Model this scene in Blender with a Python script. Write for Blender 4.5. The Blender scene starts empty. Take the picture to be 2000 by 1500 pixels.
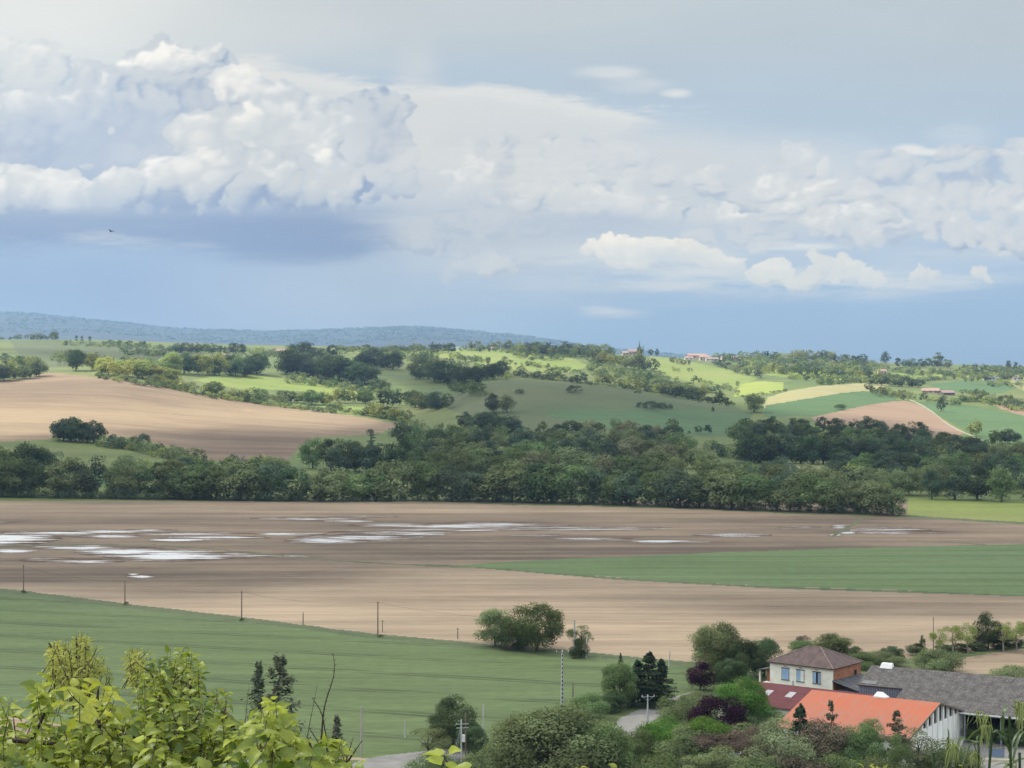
import bpy, math, random
import numpy as np
from mathutils import Vector, Matrix
# ============================================================ camera, light, exposure
F=3600.0; HV=712.0; CAMH=62.0      # focal length and horizon row in photo pixels (2000 wide), eye height above the plain
EXPO=0.85
SUN_AZ=math.radians(-62); SUN_EL=math.radians(48)
sc=bpy.context.scene
cd=bpy.data.cameras.new("camera"); cam=bpy.data.objects.new("camera",cd); sc.collection.objects.link(cam)
cam.location=(0,0,CAMH); cam.rotation_euler=(math.pi/2,0,0)
cd.sensor_width=36; cd.lens=36*F/2000; cd.shift_y=-(750-HV)/2000; cd.clip_start=.1; cd.clip_end=90000
sc.camera=cam
sc.view_settings.view_transform='Standard'; sc.view_settings.look='None'; sc.view_settings.exposure=EXPO; sc.view_settings.gamma=1
sc.cycles.use_denoising=True; sc.cycles.max_bounces=6; sc.cycles.diffuse_bounces=2; sc.cycles.glossy_bounces=2; sc.cycles.transmission_bounces=3
sc.cycles.volume_bounces=0; sc.cycles.transparent_max_bounces=12; sc.cycles.caustics_reflective=False; sc.cycles.caustics_refractive=False
sc.cycles.sample_clamp_indirect=4
sd=bpy.data.lights.new("sun",'SUN'); sd.energy=4.4; sd.angle=math.radians(.53); sd.color=(1,.94,.83)
so=bpy.data.objects.new("sun",sd); sc.collection.objects.link(so)
SUN=Vector((math.sin(SUN_AZ)*math.cos(SUN_EL),math.cos(SUN_AZ)*math.cos(SUN_EL),math.sin(SUN_EL)))
so.rotation_euler=SUN.to_track_quat('Z','Y').to_euler(); so.location=SUN*3000
# ------------------------------------------------------------------ sky picture, computed (no files)
HAZE=6.5e-5; HAZE_TOP=430.; HAZE_C=(.37,.60,1.0)    # density of the air, its height, and the light it returns
SKY_U0,SKY_U1,SKY_V0,SKY_V1,SKY_S=-500.,2500.,-420.,760.,1.5
def lin(r,g,b):
    f=lambda c:(c/255/12.92 if c/255<=0.04045 else ((c/255+0.055)/1.055)**2.4)
    return np.array([f(r),f(g),f(b)])
def fbm2(h,w,beta,seed,sx=1.,sy=1.,lo=1.):
    r=np.random.default_rng(seed)
    F=np.fft.rfft2(r.standard_normal((h,w)))
    ky=np.fft.fftfreq(h)[:,None]*h*sy; kx=np.fft.rfftfreq(w)[None,:]*w*sx
    k=np.sqrt(kx*kx+ky*ky)
    A=1/np.maximum(k,lo)**beta; A[0,0]=0
    n=np.fft.irfft2(F*A,s=(h,w)); return (n-n.mean())/n.std()
def gblur(a,s):
    h,w=a.shape; p=int(3*s)+1
    b=np.pad(a,p,mode='edge')
    ky=np.fft.fftfreq(b.shape[0])[:,None]; kx=np.fft.rfftfreq(b.shape[1])[None,:]
    G=np.exp(-2*(np.pi*s)**2*(kx*kx+ky*ky))
    return np.fft.irfft2(np.fft.rfft2(b)*G,s=b.shape)[p:p+h,p:p+w]
def sst(a,b,x):
    t=np.clip((x-a)/(b-a),0,1); return t*t*(3-2*t)
def warp(a,dx,dy):
    h,w=a.shape[:2]
    yy,xx=np.mgrid[0:h,0:w].astype(float)
    x=np.clip(xx+dx,0,w-1.001); y=np.clip(yy+dy,0,h-1.001)
    xi=x.astype(int); yi=y.astype(int); fx=x-xi; fy=y-yi
    return (a[yi,xi]*(1-fx)*(1-fy)+a[yi,xi+1]*fx*(1-fy)+a[yi+1,xi]*(1-fx)*fy+a[yi+1,xi+1]*fx*fy)
def make_sky():
    S=SKY_S; W=int((SKY_U1-SKY_U0)/S); H=int((SKY_V1-SKY_V0)/S)
    V,U=np.mgrid[0:H,0:W].astype(float); U=SKY_U0+U*S; V=SKY_V0+V*S
    px=lambda u:(u-SKY_U0)/S
    py=lambda v:(v-SKY_V0)/S
    n_big=fbm2(H,W,1.6,1); n_str=fbm2(H,W,1.7,2,sx=1,sy=.28); n_fine=fbm2(H,W,1.25,3); n_wx=fbm2(H,W,1.7,4,lo=6); n_wy=fbm2(H,W,1.7,5,lo=6)
    n_wisp=fbm2(H,W,1.5,6,sx=1,sy=.35,lo=4)
    # base blue with vertical variation
    stops=[(-420,(205,214,220)),(-100,(200,210,218)),(60,(189,205,220)),(180,(180,202,224)),(330,(178,204,228)),(480,(174,200,227)),(600,(163,194,226)),(700,(157,190,224)),(760,(157,190,224))]
    vs=[s[0] for s in stops]; cs=np.array([lin(*s[1]) for s in stops])
    col=np.stack([np.interp(V,vs,cs[:,i]) for i in range(3)],-1)
    def over(mask,c):
        nonlocal col
        m=np.clip(mask,0,1)[...,None]
        col=col*(1-m)+(c if getattr(c,'ndim',1)==3 else np.asarray(c))*m
    def ell(u,v,ru,rv,soft=.5): 
        d=np.sqrt(((U-u)/ru)**2+((V-v)/rv)**2); return 1-sst(1-soft,1+soft,d)
    # bright milky upper left near the sun, grey veil upper right
    over(ell(60,-40,520,230,.8)*.95,lin(232,236,236))
    over(ell(1650,40,900,190,.7)*(.62+.10*n_str),lin(193,205,214))
    over(ell(800,20,420,70,.8)*.5,lin(205,214,220))
    over(ell(560,60,160,40,.9)*.3,lin(222,228,232))
    # blue band deepening near horizon left
    over(ell(150,590,620,110,.8)*.75,lin(158,186,222))
    over(ell(760,560,330,90,.8)*.55,lin(186,205,225))
    over(ell(1500,640,620,70,.8)*.5,lin(155,188,222))
    # cream veil sheet with crisp ragged top
    topu=[-600,380,430,520,600,680,800,960,1060,1180,1260,1330,1425,1440,2600]
    topv=[400,160,112,106,122,146,158,162,172,178,200,207,212,330,330]
    tv=np.interp(U,topu,topv)
    bot=np.interp(U,[400,900,1100,1250,1330,1425],[470,480,420,290,238,222])
    e=V-tv+9*n_wisp+3*n_fine
    sheet=sst(-2,26,e)*(1-sst(1325,1435,U+12*n_wisp))*sst(-14,60,bot-V+16*n_wisp)
    over(sheet*np.clip(.80-.0004*(V-150)+.05*n_str,0,1),lin(223,227,229))
    over(np.exp(-((e-20)/22)**2)*sheet*.35,lin(238,239,236))
    over(ell(930,330,520,90,.8)*.6,lin(217,222,225))
    # streaks
    def streak(u,v,ru,rv,a,c=(232,235,236),s=.6):
        over(np.clip(ell(u,v,ru,rv,s)*(a+.35*n_wisp*a+.1*n_fine*a),0,1),lin(*c))
    streak(1880,296,130,7,.6); streak(1775,290,28,9,.7); streak(1875,262,60,22,.18); streak(1185,140,60,12,.5); streak(1320,181,26,8,.5)
    streak(1240,165,60,14,.25); streak(700,118,60,26,.30,(205,216,226)); streak(1200,611,60,9,.55,(205,216,228)); streak(1170,602,36,6,.35)
    streak(1300,560,320,9,.4,(198,212,226)); streak(1120,585,300,16,.25,(190,206,225))
    # ---------- puffy clouds: recursive spheres -> height, lit from the upper left
    L=np.array([-.45,-.72,.53]); L/=np.linalg.norm(L)
    def puffs(seed,main,lev=4,up=.65,flat=1.0,n=(9,8,6,5),shade=(158,180,210),lit=(250,250,247),mid=(208,217,226),soft=1.2,base=None,amp=9,alpha=1.,dark=.0,thick=.25,contrast=1.):
        nonlocal col
        r=np.random.default_rng(seed)
        ms=np.array([(px(u),py(v),rr/S) for (u,v,rr,b) in main]); mg=ms[:,2].max()*1.2+30
        X0=int(max(0,(ms[:,0]-mg).min())); X1=int(min(W,(ms[:,0]+mg).max())); Y0=int(max(0,(ms[:,1]-mg).min())); Y1=int(min(H,(ms[:,1]+mg).max()))
        w,h_=X1-X0,Y1-Y0; sl_=(slice(Y0,Y1),slice(X0,X1)); nf=n_fine[sl_]; nw=n_wisp[sl_]; nb=n_big[sl_]
        Z=np.full((h_,w),-1e3); B=np.zeros((h_,w))
        cur=[(px(u)-X0,py(v)-Y0,rr/S,0.,b) for (u,v,rr,b) in main]; allp=list(cur)
        for l in range(lev):
            nxt=[]
            for (x,y,rr,z,b) in cur:
                if rr<2.4: continue
                for k in range(n[min(l,len(n)-1)]):
                    a=r.uniform(0,2*np.pi); rad=rr*np.sqrt(r.uniform(.15,1.05))
                    dx=np.cos(a)*rad*1.06; dy=np.sin(a)*rad*.92
                    if dy>0 and r.random()<up: dy=-dy
                    cr=rr*r.uniform(.26,.52)
                    hz=z+np.sqrt(max(rr*rr-dx*dx-dy*dy,0))*.72
                    nxt.append((x+dx,y+dy,cr,hz,np.clip(b+r.normal(0,.05),0,1.15)))
            allp+=nxt; cur=nxt
        for (x,y,rr,z,b) in allp:
            x0,x1=int(max(0,x-rr)),int(min(w,x+rr+2)); y0,y1=int(max(0,y-rr*flat)),int(min(h_,y+rr*flat+2))
            if x1<=x0 or y1<=y0: continue
            yy,xx=np.mgrid[y0:y1,x0:x1]
            d=rr*rr-(xx-x)**2-((yy-y)/flat)**2
            h=z+np.sqrt(np.maximum(d,0)); h[d<=0]=-1e3
            sl=Z[y0:y1,x0:x1]; m=h>sl; sl[m]=h[m]; B[y0:y1,x0:x1][m]=b
        M=(Z>-500).astype(float); Z0=np.where(M>0,Z,0)
        Mb=gblur(M,1.6); Zs=gblur(Z0,1.6)/np.maximum(Mb,.03)
        gy,gx=np.gradient(Zs); nz=1/np.sqrt(gx*gx+gy*gy+1.6)
        lam=(-gx*L[0]-gy*L[1]+1.0*L[2])*nz
        cv=np.zeros_like(Zs)
        for s,wt in ((3,.35),(8,.7),(20,.9)):
            mb=np.maximum(gblur(M,s),.05); loc=gblur(Z0,s)/mb; cv+=wt*np.clip((Zs-loc)/s,-.8,1)
        Bs=gblur(B*M,9)/np.maximum(gblur(M,9),.05)
        t=.36+.40*contrast*(lam-.35)+.24*contrast*cv+.95*(Bs-.5)
        # outside the heap carry the rim's own tone outwards so that the ragged rim stays bright
        t=t*M; mf=gblur(M,5); tf=gblur(t,5)/np.maximum(mf,.02); k=sst(.55,.98,gblur(M,1.5)); t=t*k+tf*(1-k)
        t2=gblur(t,3.2); q=np.clip(.45+.28*nb,0,.9); t=t*(1-q)+t2*q
        ds=amp/S
        wx=n_wx[sl_]*ds; wy=n_wy[sl_]*ds
        t=warp(t,wx,wy); Mw=warp(gblur(M,soft),wx,wy); Mw=warp(Mw,nf*1.2,np.roll(nf,37,0)*1.2)
        Mw=.8*Mw+.2*gblur(Mw,5)
        edge=sst(thick,thick+.6,Mw+.09*nf*(1-Mw)*sst(.02,.25,Mw))
        t=np.clip(t+.02*nf,0,1.05)
        if base is not None:
            edge=edge*(1-sst(-26,18,V[sl_]-base+6*nw+5*nb))
        c0,c1,c2=lin(*shade),lin(*mid),lin(*lit)
        tt=t[...,None]
        c=np.where(tt<.5,c0+(c1-c0)*sst(0,1,tt*2),c1+(c2-c1)*sst(0,1,np.clip(tt*2-1,0,1)))
        m=np.clip(edge*alpha,0,1)[...,None]; col[sl_]=col[sl_]*(1-m)+c*m
    P=puffs
    # layered band of flattened cumulus, right and centre
    def band(seed,u0,u1,v0,v1,n,r0,r1,b,**k):
        r=np.random.default_rng(seed); m=[]
        for i in range(n):
            t=r.random(); m.append((u0+(u1-u0)*t,v0+(v1-v0)*t+r.normal(0,4),r.uniform(r0,r1),b+r.normal(0,.08)))
        P(seed+50,m,**k)
    soft=dict(lev=3,flat=.55,shade=(178,196,218),mid=(213,220,227),lit=(250,250,246),soft=3.0,alpha=.82,amp=9,contrast=.9,thick=.05)
    over(ell(1650,370,700,75,.7)*np.clip(.62+.22*n_str,0,1),lin(211,219,226))
    over(ell(1120,400,420,120,.8)*np.clip(.6+.22*n_str,0,1),lin(196,209,223))
    over(ell(1800,440,400,50,.8)*np.clip(.45+.2*n_str,0,1),lin(205,215,225))
    over(np.clip(ell(1180,330,440,60,.9)*(.55+.2*n_big),0,.8),lin(214,220,225))
    over(np.clip(ell(1420,395,620,70,.9)*(.5+.22*n_str),0,.8),lin(203,213,223))
    band(11,850,1230,325,312,12,26,42,.58,**soft)
    band(70,1000,1500,350,345,14,20,36,.60,**soft); band(71,1500,1980,400,395,14,22,38,.62,**soft); band(72,1350,1750,455,462,12,18,32,.50,**soft); band(73,1850,2080,380,395,10,24,40,.60,**soft); band(74,860,1060,430,445,8,22,34,.44,**soft)
    band(12,1700,2150,335,345,9,24,46,.50,**soft)
    band(13,1370,1600,318,322,7,9,20,.66,**soft)
    P(14,[(1545,300,18,.75),(1565,310,20,.7),(1580,325,16,.6)],lev=3,flat=.7,soft=1.8,alpha=.8,amp=8)
    band(15,1360,1780,372,392,9,30,40,.60,**dict(soft,flat=.42,up=.9))
    band(16,1480,1700,358,376,7,22,34,.66,**dict(soft,flat=.42,up=.9))
    P(17,[(900,372,36,.75),(940,352,34,.8),(880,395,34,.6),(850,360,26,.55),(960,380,30,.6)],lev=3,flat=.8,soft=1.8,alpha=.9,base=415,shade=(182,200,220))
    band(18,1000,1250,385,402,10,24,36,.66,**dict(soft,flat=.62,base=425,alpha=.95,soft=1.5,up=.9))
    over(ell(1110,437,150,20,.7)*np.clip(.7+.2*n_wisp,0,1),lin(172,192,218))
    over(np.clip(ell(1000,345,260,60,.95)*(.30+.25*n_wisp),0,.6),lin(224,228,230)); over(np.clip(ell(1600,350,460,26,.95)*(.25+.30*n_str),0,.6),lin(222,227,230))
    P(19,[(1300,405,30,.66),(1275,412,22,.62),(1325,412,24,.6)],lev=3,flat=.75,soft=1.5,alpha=.95,base=432,up=.9,shade=(168,190,216))
    P(20,[(1440,412,28,.8),(1470,410,26,.8),(1405,418,24,.66),(1380,420,22,.6),(1500,420,22,.6)],lev=3,flat=.75,soft=1.4,alpha=.95,base=440,up=.9,shade=(170,192,216))
    band(21,1600,2050,430,470,13,22,38,.60,**dict(soft,flat=.6,alpha=.85))
    P(22,[(1665,425,28,.72),(1690,430,30,.74),(1640,440,22,.6)],lev=3,flat=.7,soft=1.6,alpha=.9,base=452)
    P(23,[(1860,470,30,.62),(1900,455,30,.6),(1950,460,34,.55),(2010,470,40,.5)],lev=3,flat=.8,soft=1.8,alpha=.8)
    streak(1550,480,80,8,.7); P(24,[(1500,474,17,.7),(1475,482,16,.6),(1530,480,14,.6)],lev=3,flat=.6,soft=1.6,alpha=.8,amp=7)
    band(25,900,1120,520,500,8,20,34,.44,**dict(soft,alpha=.45)); P(26,[(975,520,26,.6),(950,530,20,.5)],lev=3,flat=.7,soft=1.8,alpha=.6)
    P(27,[(800,470,34,.5),(760,465,24,.5),(840,480,24,.45)],lev=3,flat=.6,soft=2,alpha=.6,amp=12)
    over(np.clip(ell(1500,400,700,110,.9)*(.10+.20*n_str),0,.5),lin(214,221,227)); over(np.clip(ell(1250,465,420,26,.9)*(.35+.25*n_str),0,.7),lin(186,203,222)); over(np.clip(ell(900,440,260,70,.9)*(.3+.25*n_big),0,.6),lin(196,209,224))
    # two crisp low cumulus lines
    P(30,[(1150,483,12,.8),(1180,478,20,.9),(1212,472,26,.95),(1240,490,28,.9),(1270,485,26,.9),(1300,484,28,.85),(1338,472,20,.95),(1345,492,24,.8),(1375,500,22,.85),(1400,508,20,.8),(1425,512,20,.8),(1200,500,24,.8),(1260,502,24,.75)],lev=4,up=.85,flat=.85,soft=.9,lit=(247,244,238),mid=(222,226,228),shade=(178,199,222),base=531,amp=9,thick=.12)
    over(np.clip(ell(1600,555,230,22,.9)*(.4+.25*n_wisp),0,.6),lin(205,217,228)); over(np.clip(ell(1300,520,220,26,.9)*(.3+.25*n_wisp),0,.6),lin(205,217,228))
    P(31,[(1475,545,26,.8),(1500,533,26,.85),(1525,550,22,.7),(1460,552,18,.7),(1590,530,20,.72),(1620,530,20,.72),(1650,535,22,.70),(1690,540,20,.7),(1715,545,16,.75),(1570,548,20,.65),(1550,560,20,.55),(1800,535,16,.55),(1830,542,14,.5),(1900,530,14,.6),(1925,536,10,.55)],lev=4,up=.85,flat=.8,soft=1.1,lit=(243,243,240),mid=(215,222,227),shade=(176,198,222),base=572,amp=10,thick=.10)
    over(np.clip(ell(1290,515,260,34,.95)*(.30+.25*n_wisp),0,.5),lin(214,223,230)); over(np.clip(ell(1640,548,300,26,.95)*(.34+.25*n_wisp),0,.55),lin(212,222,230)); over(np.clip(ell(1850,500,260,40,.95)*(.3+.25*n_str),0,.5),lin(208,219,229))
    # big cumulus: dark blue rain base first, then the heap
    bb=np.interp(U,[-500,0,200,400,500,600,700,800,900],[480,474,468,482,492,500,492,455,420])
    over(sst(380,430,V)*(1-sst(-16,30,V-bb+7*n_wisp))*(1-sst(640,900,U+20*n_wisp))*np.clip(.80+.07*n_str,0,1),lin(148,175,210))
    over(ell(560,455,240,45,.9)*.4,lin(143,170,207))
    P(40,[(0,120,50,.78),(50,120,45,.75),(100,120,34,.7),(-60,130,60,.7),(30,170,55,.55),(90,160,40,.5),(-80,200,80,.5)],soft=1.6,alpha=.85,shade=(190,206,222),mid=(218,225,230),lit=(243,244,242))
    A=[(300,165,66,.74),(360,155,62,.76),(415,165,50,.66),(438,125,20,.64),(255,160,40,.84),(275,125,28,.86),(305,108,24,.9),(345,112,26,.95),(385,115,24,.86),(410,135,26,.7),
       (190,205,60,.72),(130,225,58,.75),(75,255,66,.75),(10,265,70,.75),(-70,270,80,.7),(-160,300,90,.6),(-260,330,90,.6),
       (240,250,85,.34),(300,280,90,.30),(370,230,80,.42),(160,310,90,.28),(60,335,80,.28),(-40,340,80,.28),(220,330,80,.28),(330,340,75,.33),(450,250,80,.36),(500,300,80,.42),(600,320,85,.45)]
    P(41,A,lev=4,soft=1.0,base=418,amp=8)
    over(ell(250,290,330,95,.8)*np.clip(.42+.2*n_big,0,.8)*(V<400),lin(190,205,224))
    A2=[(470,175,34,.85),(450,172,24,.85),(500,185,36,.85),(540,205,38,.72),(570,200,24,.45),(605,228,34,.82),(640,250,40,.66),
        (400,268,50,.70),(385,245,28,.85),(440,235,24,.8),(480,265,62,.66),(550,275,60,.64),(620,285,58,.66),(680,290,56,.60),
        (700,260,58,.52),(742,232,44,.44),(765,275,38,.26),(735,205,26,.50),(720,300,45,.35),(760,320,40,.60),(790,310,26,.62),(780,350,36,.5),(720,345,50,.58)]
    P(42,A2,lev=4,soft=.9,base=424,amp=7)
    over(ell(560,300,250,90,.8)*np.clip(.22+.2*n_big,0,.6)*(V<400),lin(216,223,229)); over(ell(750,258,46,50,.8)*.25,lin(180,196,216))
    over(np.clip(ell(812,290,46,150,.95)*(.50+.22*n_big+.12*n_wisp),0,.8),lin(219,224,228)); over(np.clip(ell(800,385,90,50,.95)*(.45+.25*n_wisp),0,.7),lin(196,209,224))
    A3=[(330,340,38,.80),(370,335,42,.80),(410,350,42,.70),(300,360,24,.62),(500,335,50,.62),(560,350,52,.62),(620,365,46,.66),(680,365,42,.62),(480,375,34,.52),(640,330,50,.70),
        (0,365,38,.82),(-60,370,46,.75),(-140,375,50,.7),(-240,375,55,.7),(40,372,32,.80),(70,370,30,.82),(110,365,30,.88),(125,380,34,.82),(160,388,34,.78),(190,395,22,.75),(235,365,32,.74),(260,360,30,.72),(220,385,26,.66),(210,250,8,.7),(180,330,10,.6)]
    P(43,A3,lev=4,soft=1.1,base=416,amp=7,contrast=.95)
    # soft rain-grey veil under the heap
    over(ell(330,400,520,26,.9)*.35,lin(165,190,220))
    # low milky light along the horizon, faint
    col=col*(1+.012*n_big[...,None])
    el=np.maximum((712.-V)/3600.,.0005); Lp=np.minimum(17500.,(HAZE_TOP-62.)/el); T=np.exp(-HAZE*Lp)[...,None]
    col=np.maximum((col-np.array(HAZE_C)*(1-T))/T,.03)
    img=np.ones((H,W,4),np.float32); img[...,:3]=np.clip(col,0,1.3)
    return img
# ============================================================ world
world=bpy.data.worlds.new("World"); sc.world=world; world.use_nodes=True
def build_world():
    nt=world.node_tree; N=nt.nodes; Lk=nt.links; N.clear()
    out=N.new('ShaderNodeOutputWorld'); bg=N.new('ShaderNodeBackground'); Lk.new(bg.outputs[0],out.inputs[0])
    im=make_sky(); h,w=im.shape[:2]
    img=bpy.data.images.new("computed_clouds",w,h,alpha=False,float_buffer=True); img.colorspace_settings.name='Non-Color'
    img.pixels.foreach_set(np.ascontiguousarray(im[::-1]).ravel()); img.update()
    tc=N.new('ShaderNodeTexCoord'); sp=N.new('ShaderNodeSeparateXYZ'); Lk.new(tc.outputs['Generated'],sp.inputs[0])
    def m(op,a,b=None,c=None,clamp=False):
        n=N.new('ShaderNodeMath'); n.operation=op; n.use_clamp=clamp
        for i,x in enumerate((a,b,c)):
            if x is None: continue
            if isinstance(x,(int,float)): n.inputs[i].default_value=x
            else: Lk.new(x,n.inputs[i])
        return n.outputs[0]
    X,Y,Z=sp.outputs
    Yc=m('MAXIMUM',Y,.02)
    u=m('DIVIDE',X,Yc); v=m('DIVIDE',Z,Yc)
    uu=m('MULTIPLY_ADD',u,F/(SKY_U1-SKY_U0),(1000-SKY_U0)/(SKY_U1-SKY_U0))
    vv=m('MULTIPLY_ADD',v,F/(SKY_V1-SKY_V0),1-(HV-SKY_V0)/(SKY_V1-SKY_V0))
    cb=N.new('ShaderNodeCombineXYZ'); Lk.new(uu,cb.inputs[0]); Lk.new(vv,cb.inputs[1])
    it=N.new('ShaderNodeTexImage'); it.image=img; it.extension='EXTEND'; it.interpolation='Cubic'; Lk.new(cb.outputs[0],it.inputs[0])
    def edge(x,a,b):
        n=N.new('ShaderNodeMapRange'); n.interpolation_type='SMOOTHSTEP'; n.inputs[1].default_value=a; n.inputs[2].default_value=b; Lk.new(x,n.inputs[0]); return n.outputs[0]
    mask=m('MULTIPLY',m('MULTIPLY',edge(uu,0,.12),edge(uu,1,.88)),m('MULTIPLY',edge(vv,1,.86),edge(Y,.3,.5)))
    sky=N.new('ShaderNodeTexSky'); sky.sky_type='NISHITA'; sky.sun_disc=False; sky.sun_elevation=SUN_EL; sky.sun_rotation=SUN_AZ; sky.altitude=200; sky.dust_density=2.
    ss=N.new('ShaderNodeVectorMath'); ss.operation='SCALE'; ss.inputs[3].default_value=.10; Lk.new(sky.outputs[0],ss.inputs[0])
    # the rest of the sky: broken bright cloud, brightest overhead
    no=N.new('ShaderNodeTexNoise'); no.inputs['Scale'].default_value=2.4; no.inputs['Detail'].default_value=2; Lk.new(tc.outputs['Generated'],no.inputs['Vector'])
    cov=edge(no.outputs[0],.36,.62)
    cov=m('MULTIPLY_ADD',cov,.45,.5)
    br=m('MULTIPLY_ADD',edge(Z,.1,.75),AMB_TOP-AMB_LOW,AMB_LOW)
    cc=N.new('ShaderNodeVectorMath'); cc.operation='SCALE'; cc.inputs[0].default_value=(.93,.98,1.06); Lk.new(br,cc.inputs[3])
    mx=N.new('ShaderNodeMix'); mx.data_type='RGBA'; Lk.new(cov,mx.inputs[0]); Lk.new(ss.outputs[0],mx.inputs[6]); Lk.new(cc.outputs[0],mx.inputs[7])
    ig=N.new('ShaderNodeVectorMath'); ig.operation='SCALE'; ig.inputs[3].default_value=SKYGAIN/2**EXPO; Lk.new(it.outputs[0],ig.inputs[0])
    fx=N.new('ShaderNodeMix'); fx.data_type='RGBA'; Lk.new(mask,fx.inputs[0]); Lk.new(mx.outputs[2],fx.inputs[6]); Lk.new(ig.outputs[0],fx.inputs[7])
    Lk.new(fx.outputs[2],bg.inputs[0]); bg.inputs[1].default_value=1
    world.cycles.sampling_method='MANUAL'; world.cycles.sample_map_resolution=512
AMB_TOP,AMB_LOW,SKYGAIN=1.25,.75,1.0
build_world()
# ============================================================ helpers
rng=np.random.default_rng(7); COL=sc.collection
def link(o): COL.objects.link(o); return o
def tag(o,label=None,cat=None,group=None,kind=None):
    if label: o['label']=label
    if cat: o['category']=cat
    if group: o['group']=group
    if kind: o['kind']=kind
    return o
def empty(name,loc=(0,0,0),rz=0.):
    o=bpy.data.objects.new(name,None); link(o); o.location=loc; o.rotation_euler=(0,0,rz); o.empty_display_size=.5; return o
def mesh_np(name,V,Fa,mats,attrs=None,smooth=False,matidx=None):
    me=bpy.data.meshes.new(name); V=np.asarray(V,np.float32); Fa=np.asarray(Fa,np.int32); k=Fa.shape[1]; n=len(Fa)
    me.vertices.add(len(V)); me.vertices.foreach_set('co',V.ravel()); me.loops.add(n*k); me.loops.foreach_set('vertex_index',Fa.ravel())
    me.polygons.add(n); me.polygons.foreach_set('loop_start',np.arange(0,n*k,k,dtype=np.int32)); me.polygons.foreach_set('loop_total',np.full(n,k,np.int32))
    if smooth: me.polygons.foreach_set('use_smooth',np.ones(n,bool))
    for m in (mats if isinstance(mats,(list,tuple)) else [mats]): me.materials.append(m)
    if matidx is not None: me.polygons.foreach_set('material_index',np.asarray(matidx,np.int32))
    for an,(a) in (attrs or {}).items():
        at=me.attributes.new(an,'FLOAT','POINT'); at.data.foreach_set('value',np.asarray(a,np.float32))
    me.update(calc_edges=True); me.validate(); return me
def obj(name,me,parent=None,loc=(0,0,0)):
    o=bpy.data.objects.new(name,me); link(o); o.parent=parent; o.location=loc; return o
class MB:      # collects plain polygons
    def __init__(s): s.v=[]; s.f=[]
    def poly(s,pts):
        b=len(s.v); s.v+= [tuple(p) for p in pts]; s.f.append(tuple(range(b,b+len(pts))))
    def hexa(s,p):   # 8 points: bottom 4 ccw, top 4 ccw
        b=len(s.v); s.v+=[tuple(q) for q in p]
        for q in ((3,2,1,0),(4,5,6,7),(0,1,5,4),(1,2,6,5),(2,3,7,6),(3,0,4,7)): s.f.append(tuple(b+i for i in q))
    def box(s,x0,x1,y0,y1,z0,z1): s.hexa([(x0,y0,z0),(x1,y0,z0),(x1,y1,z0),(x0,y1,z0),(x0,y0,z1),(x1,y0,z1),(x1,y1,z1),(x0,y1,z1)])
    def tube(s,pts,rad,n=6,cap=True):
        pts=[Vector(p) for p in pts]; b=len(s.v); prev=None
        for i,p in enumerate(pts):
            d=(pts[min(i+1,len(pts)-1)]-pts[max(i-1,0)]).normalized()
            a=d.orthogonal().normalized() if prev is None else (prev-d*prev.dot(d)).normalized(); prev=a; c=d.cross(a)
            r=rad[i] if isinstance(rad,(list,tuple)) else rad
            for k in range(n):
                t=2*math.pi*k/n; s.v.append(tuple(p+a*math.cos(t)*r+c*math.sin(t)*r))
        for i in range(len(pts)-1):
            for k in range(n):
                k2=(k+1)%n; s.f.append((b+i*n+k,b+i*n+k2,b+(i+1)*n+k2,b+(i+1)*n+k))
        if cap:
            s.f.append(tuple(b+n-1-k for k in range(n))); s.f.append(tuple(b+(len(pts)-1)*n+k for k in range(n)))
    def build(s,name,mat,parent=None,smooth=False,loc=(0,0,0)):
        me=bpy.data.meshes.new(name); me.from_pydata(s.v,[],s.f); me.materials.append(mat)
        if smooth: me.polygons.foreach_set('use_smooth',[True]*len(me.polygons))
        me.update(); return obj(name,me,parent,loc)
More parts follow.
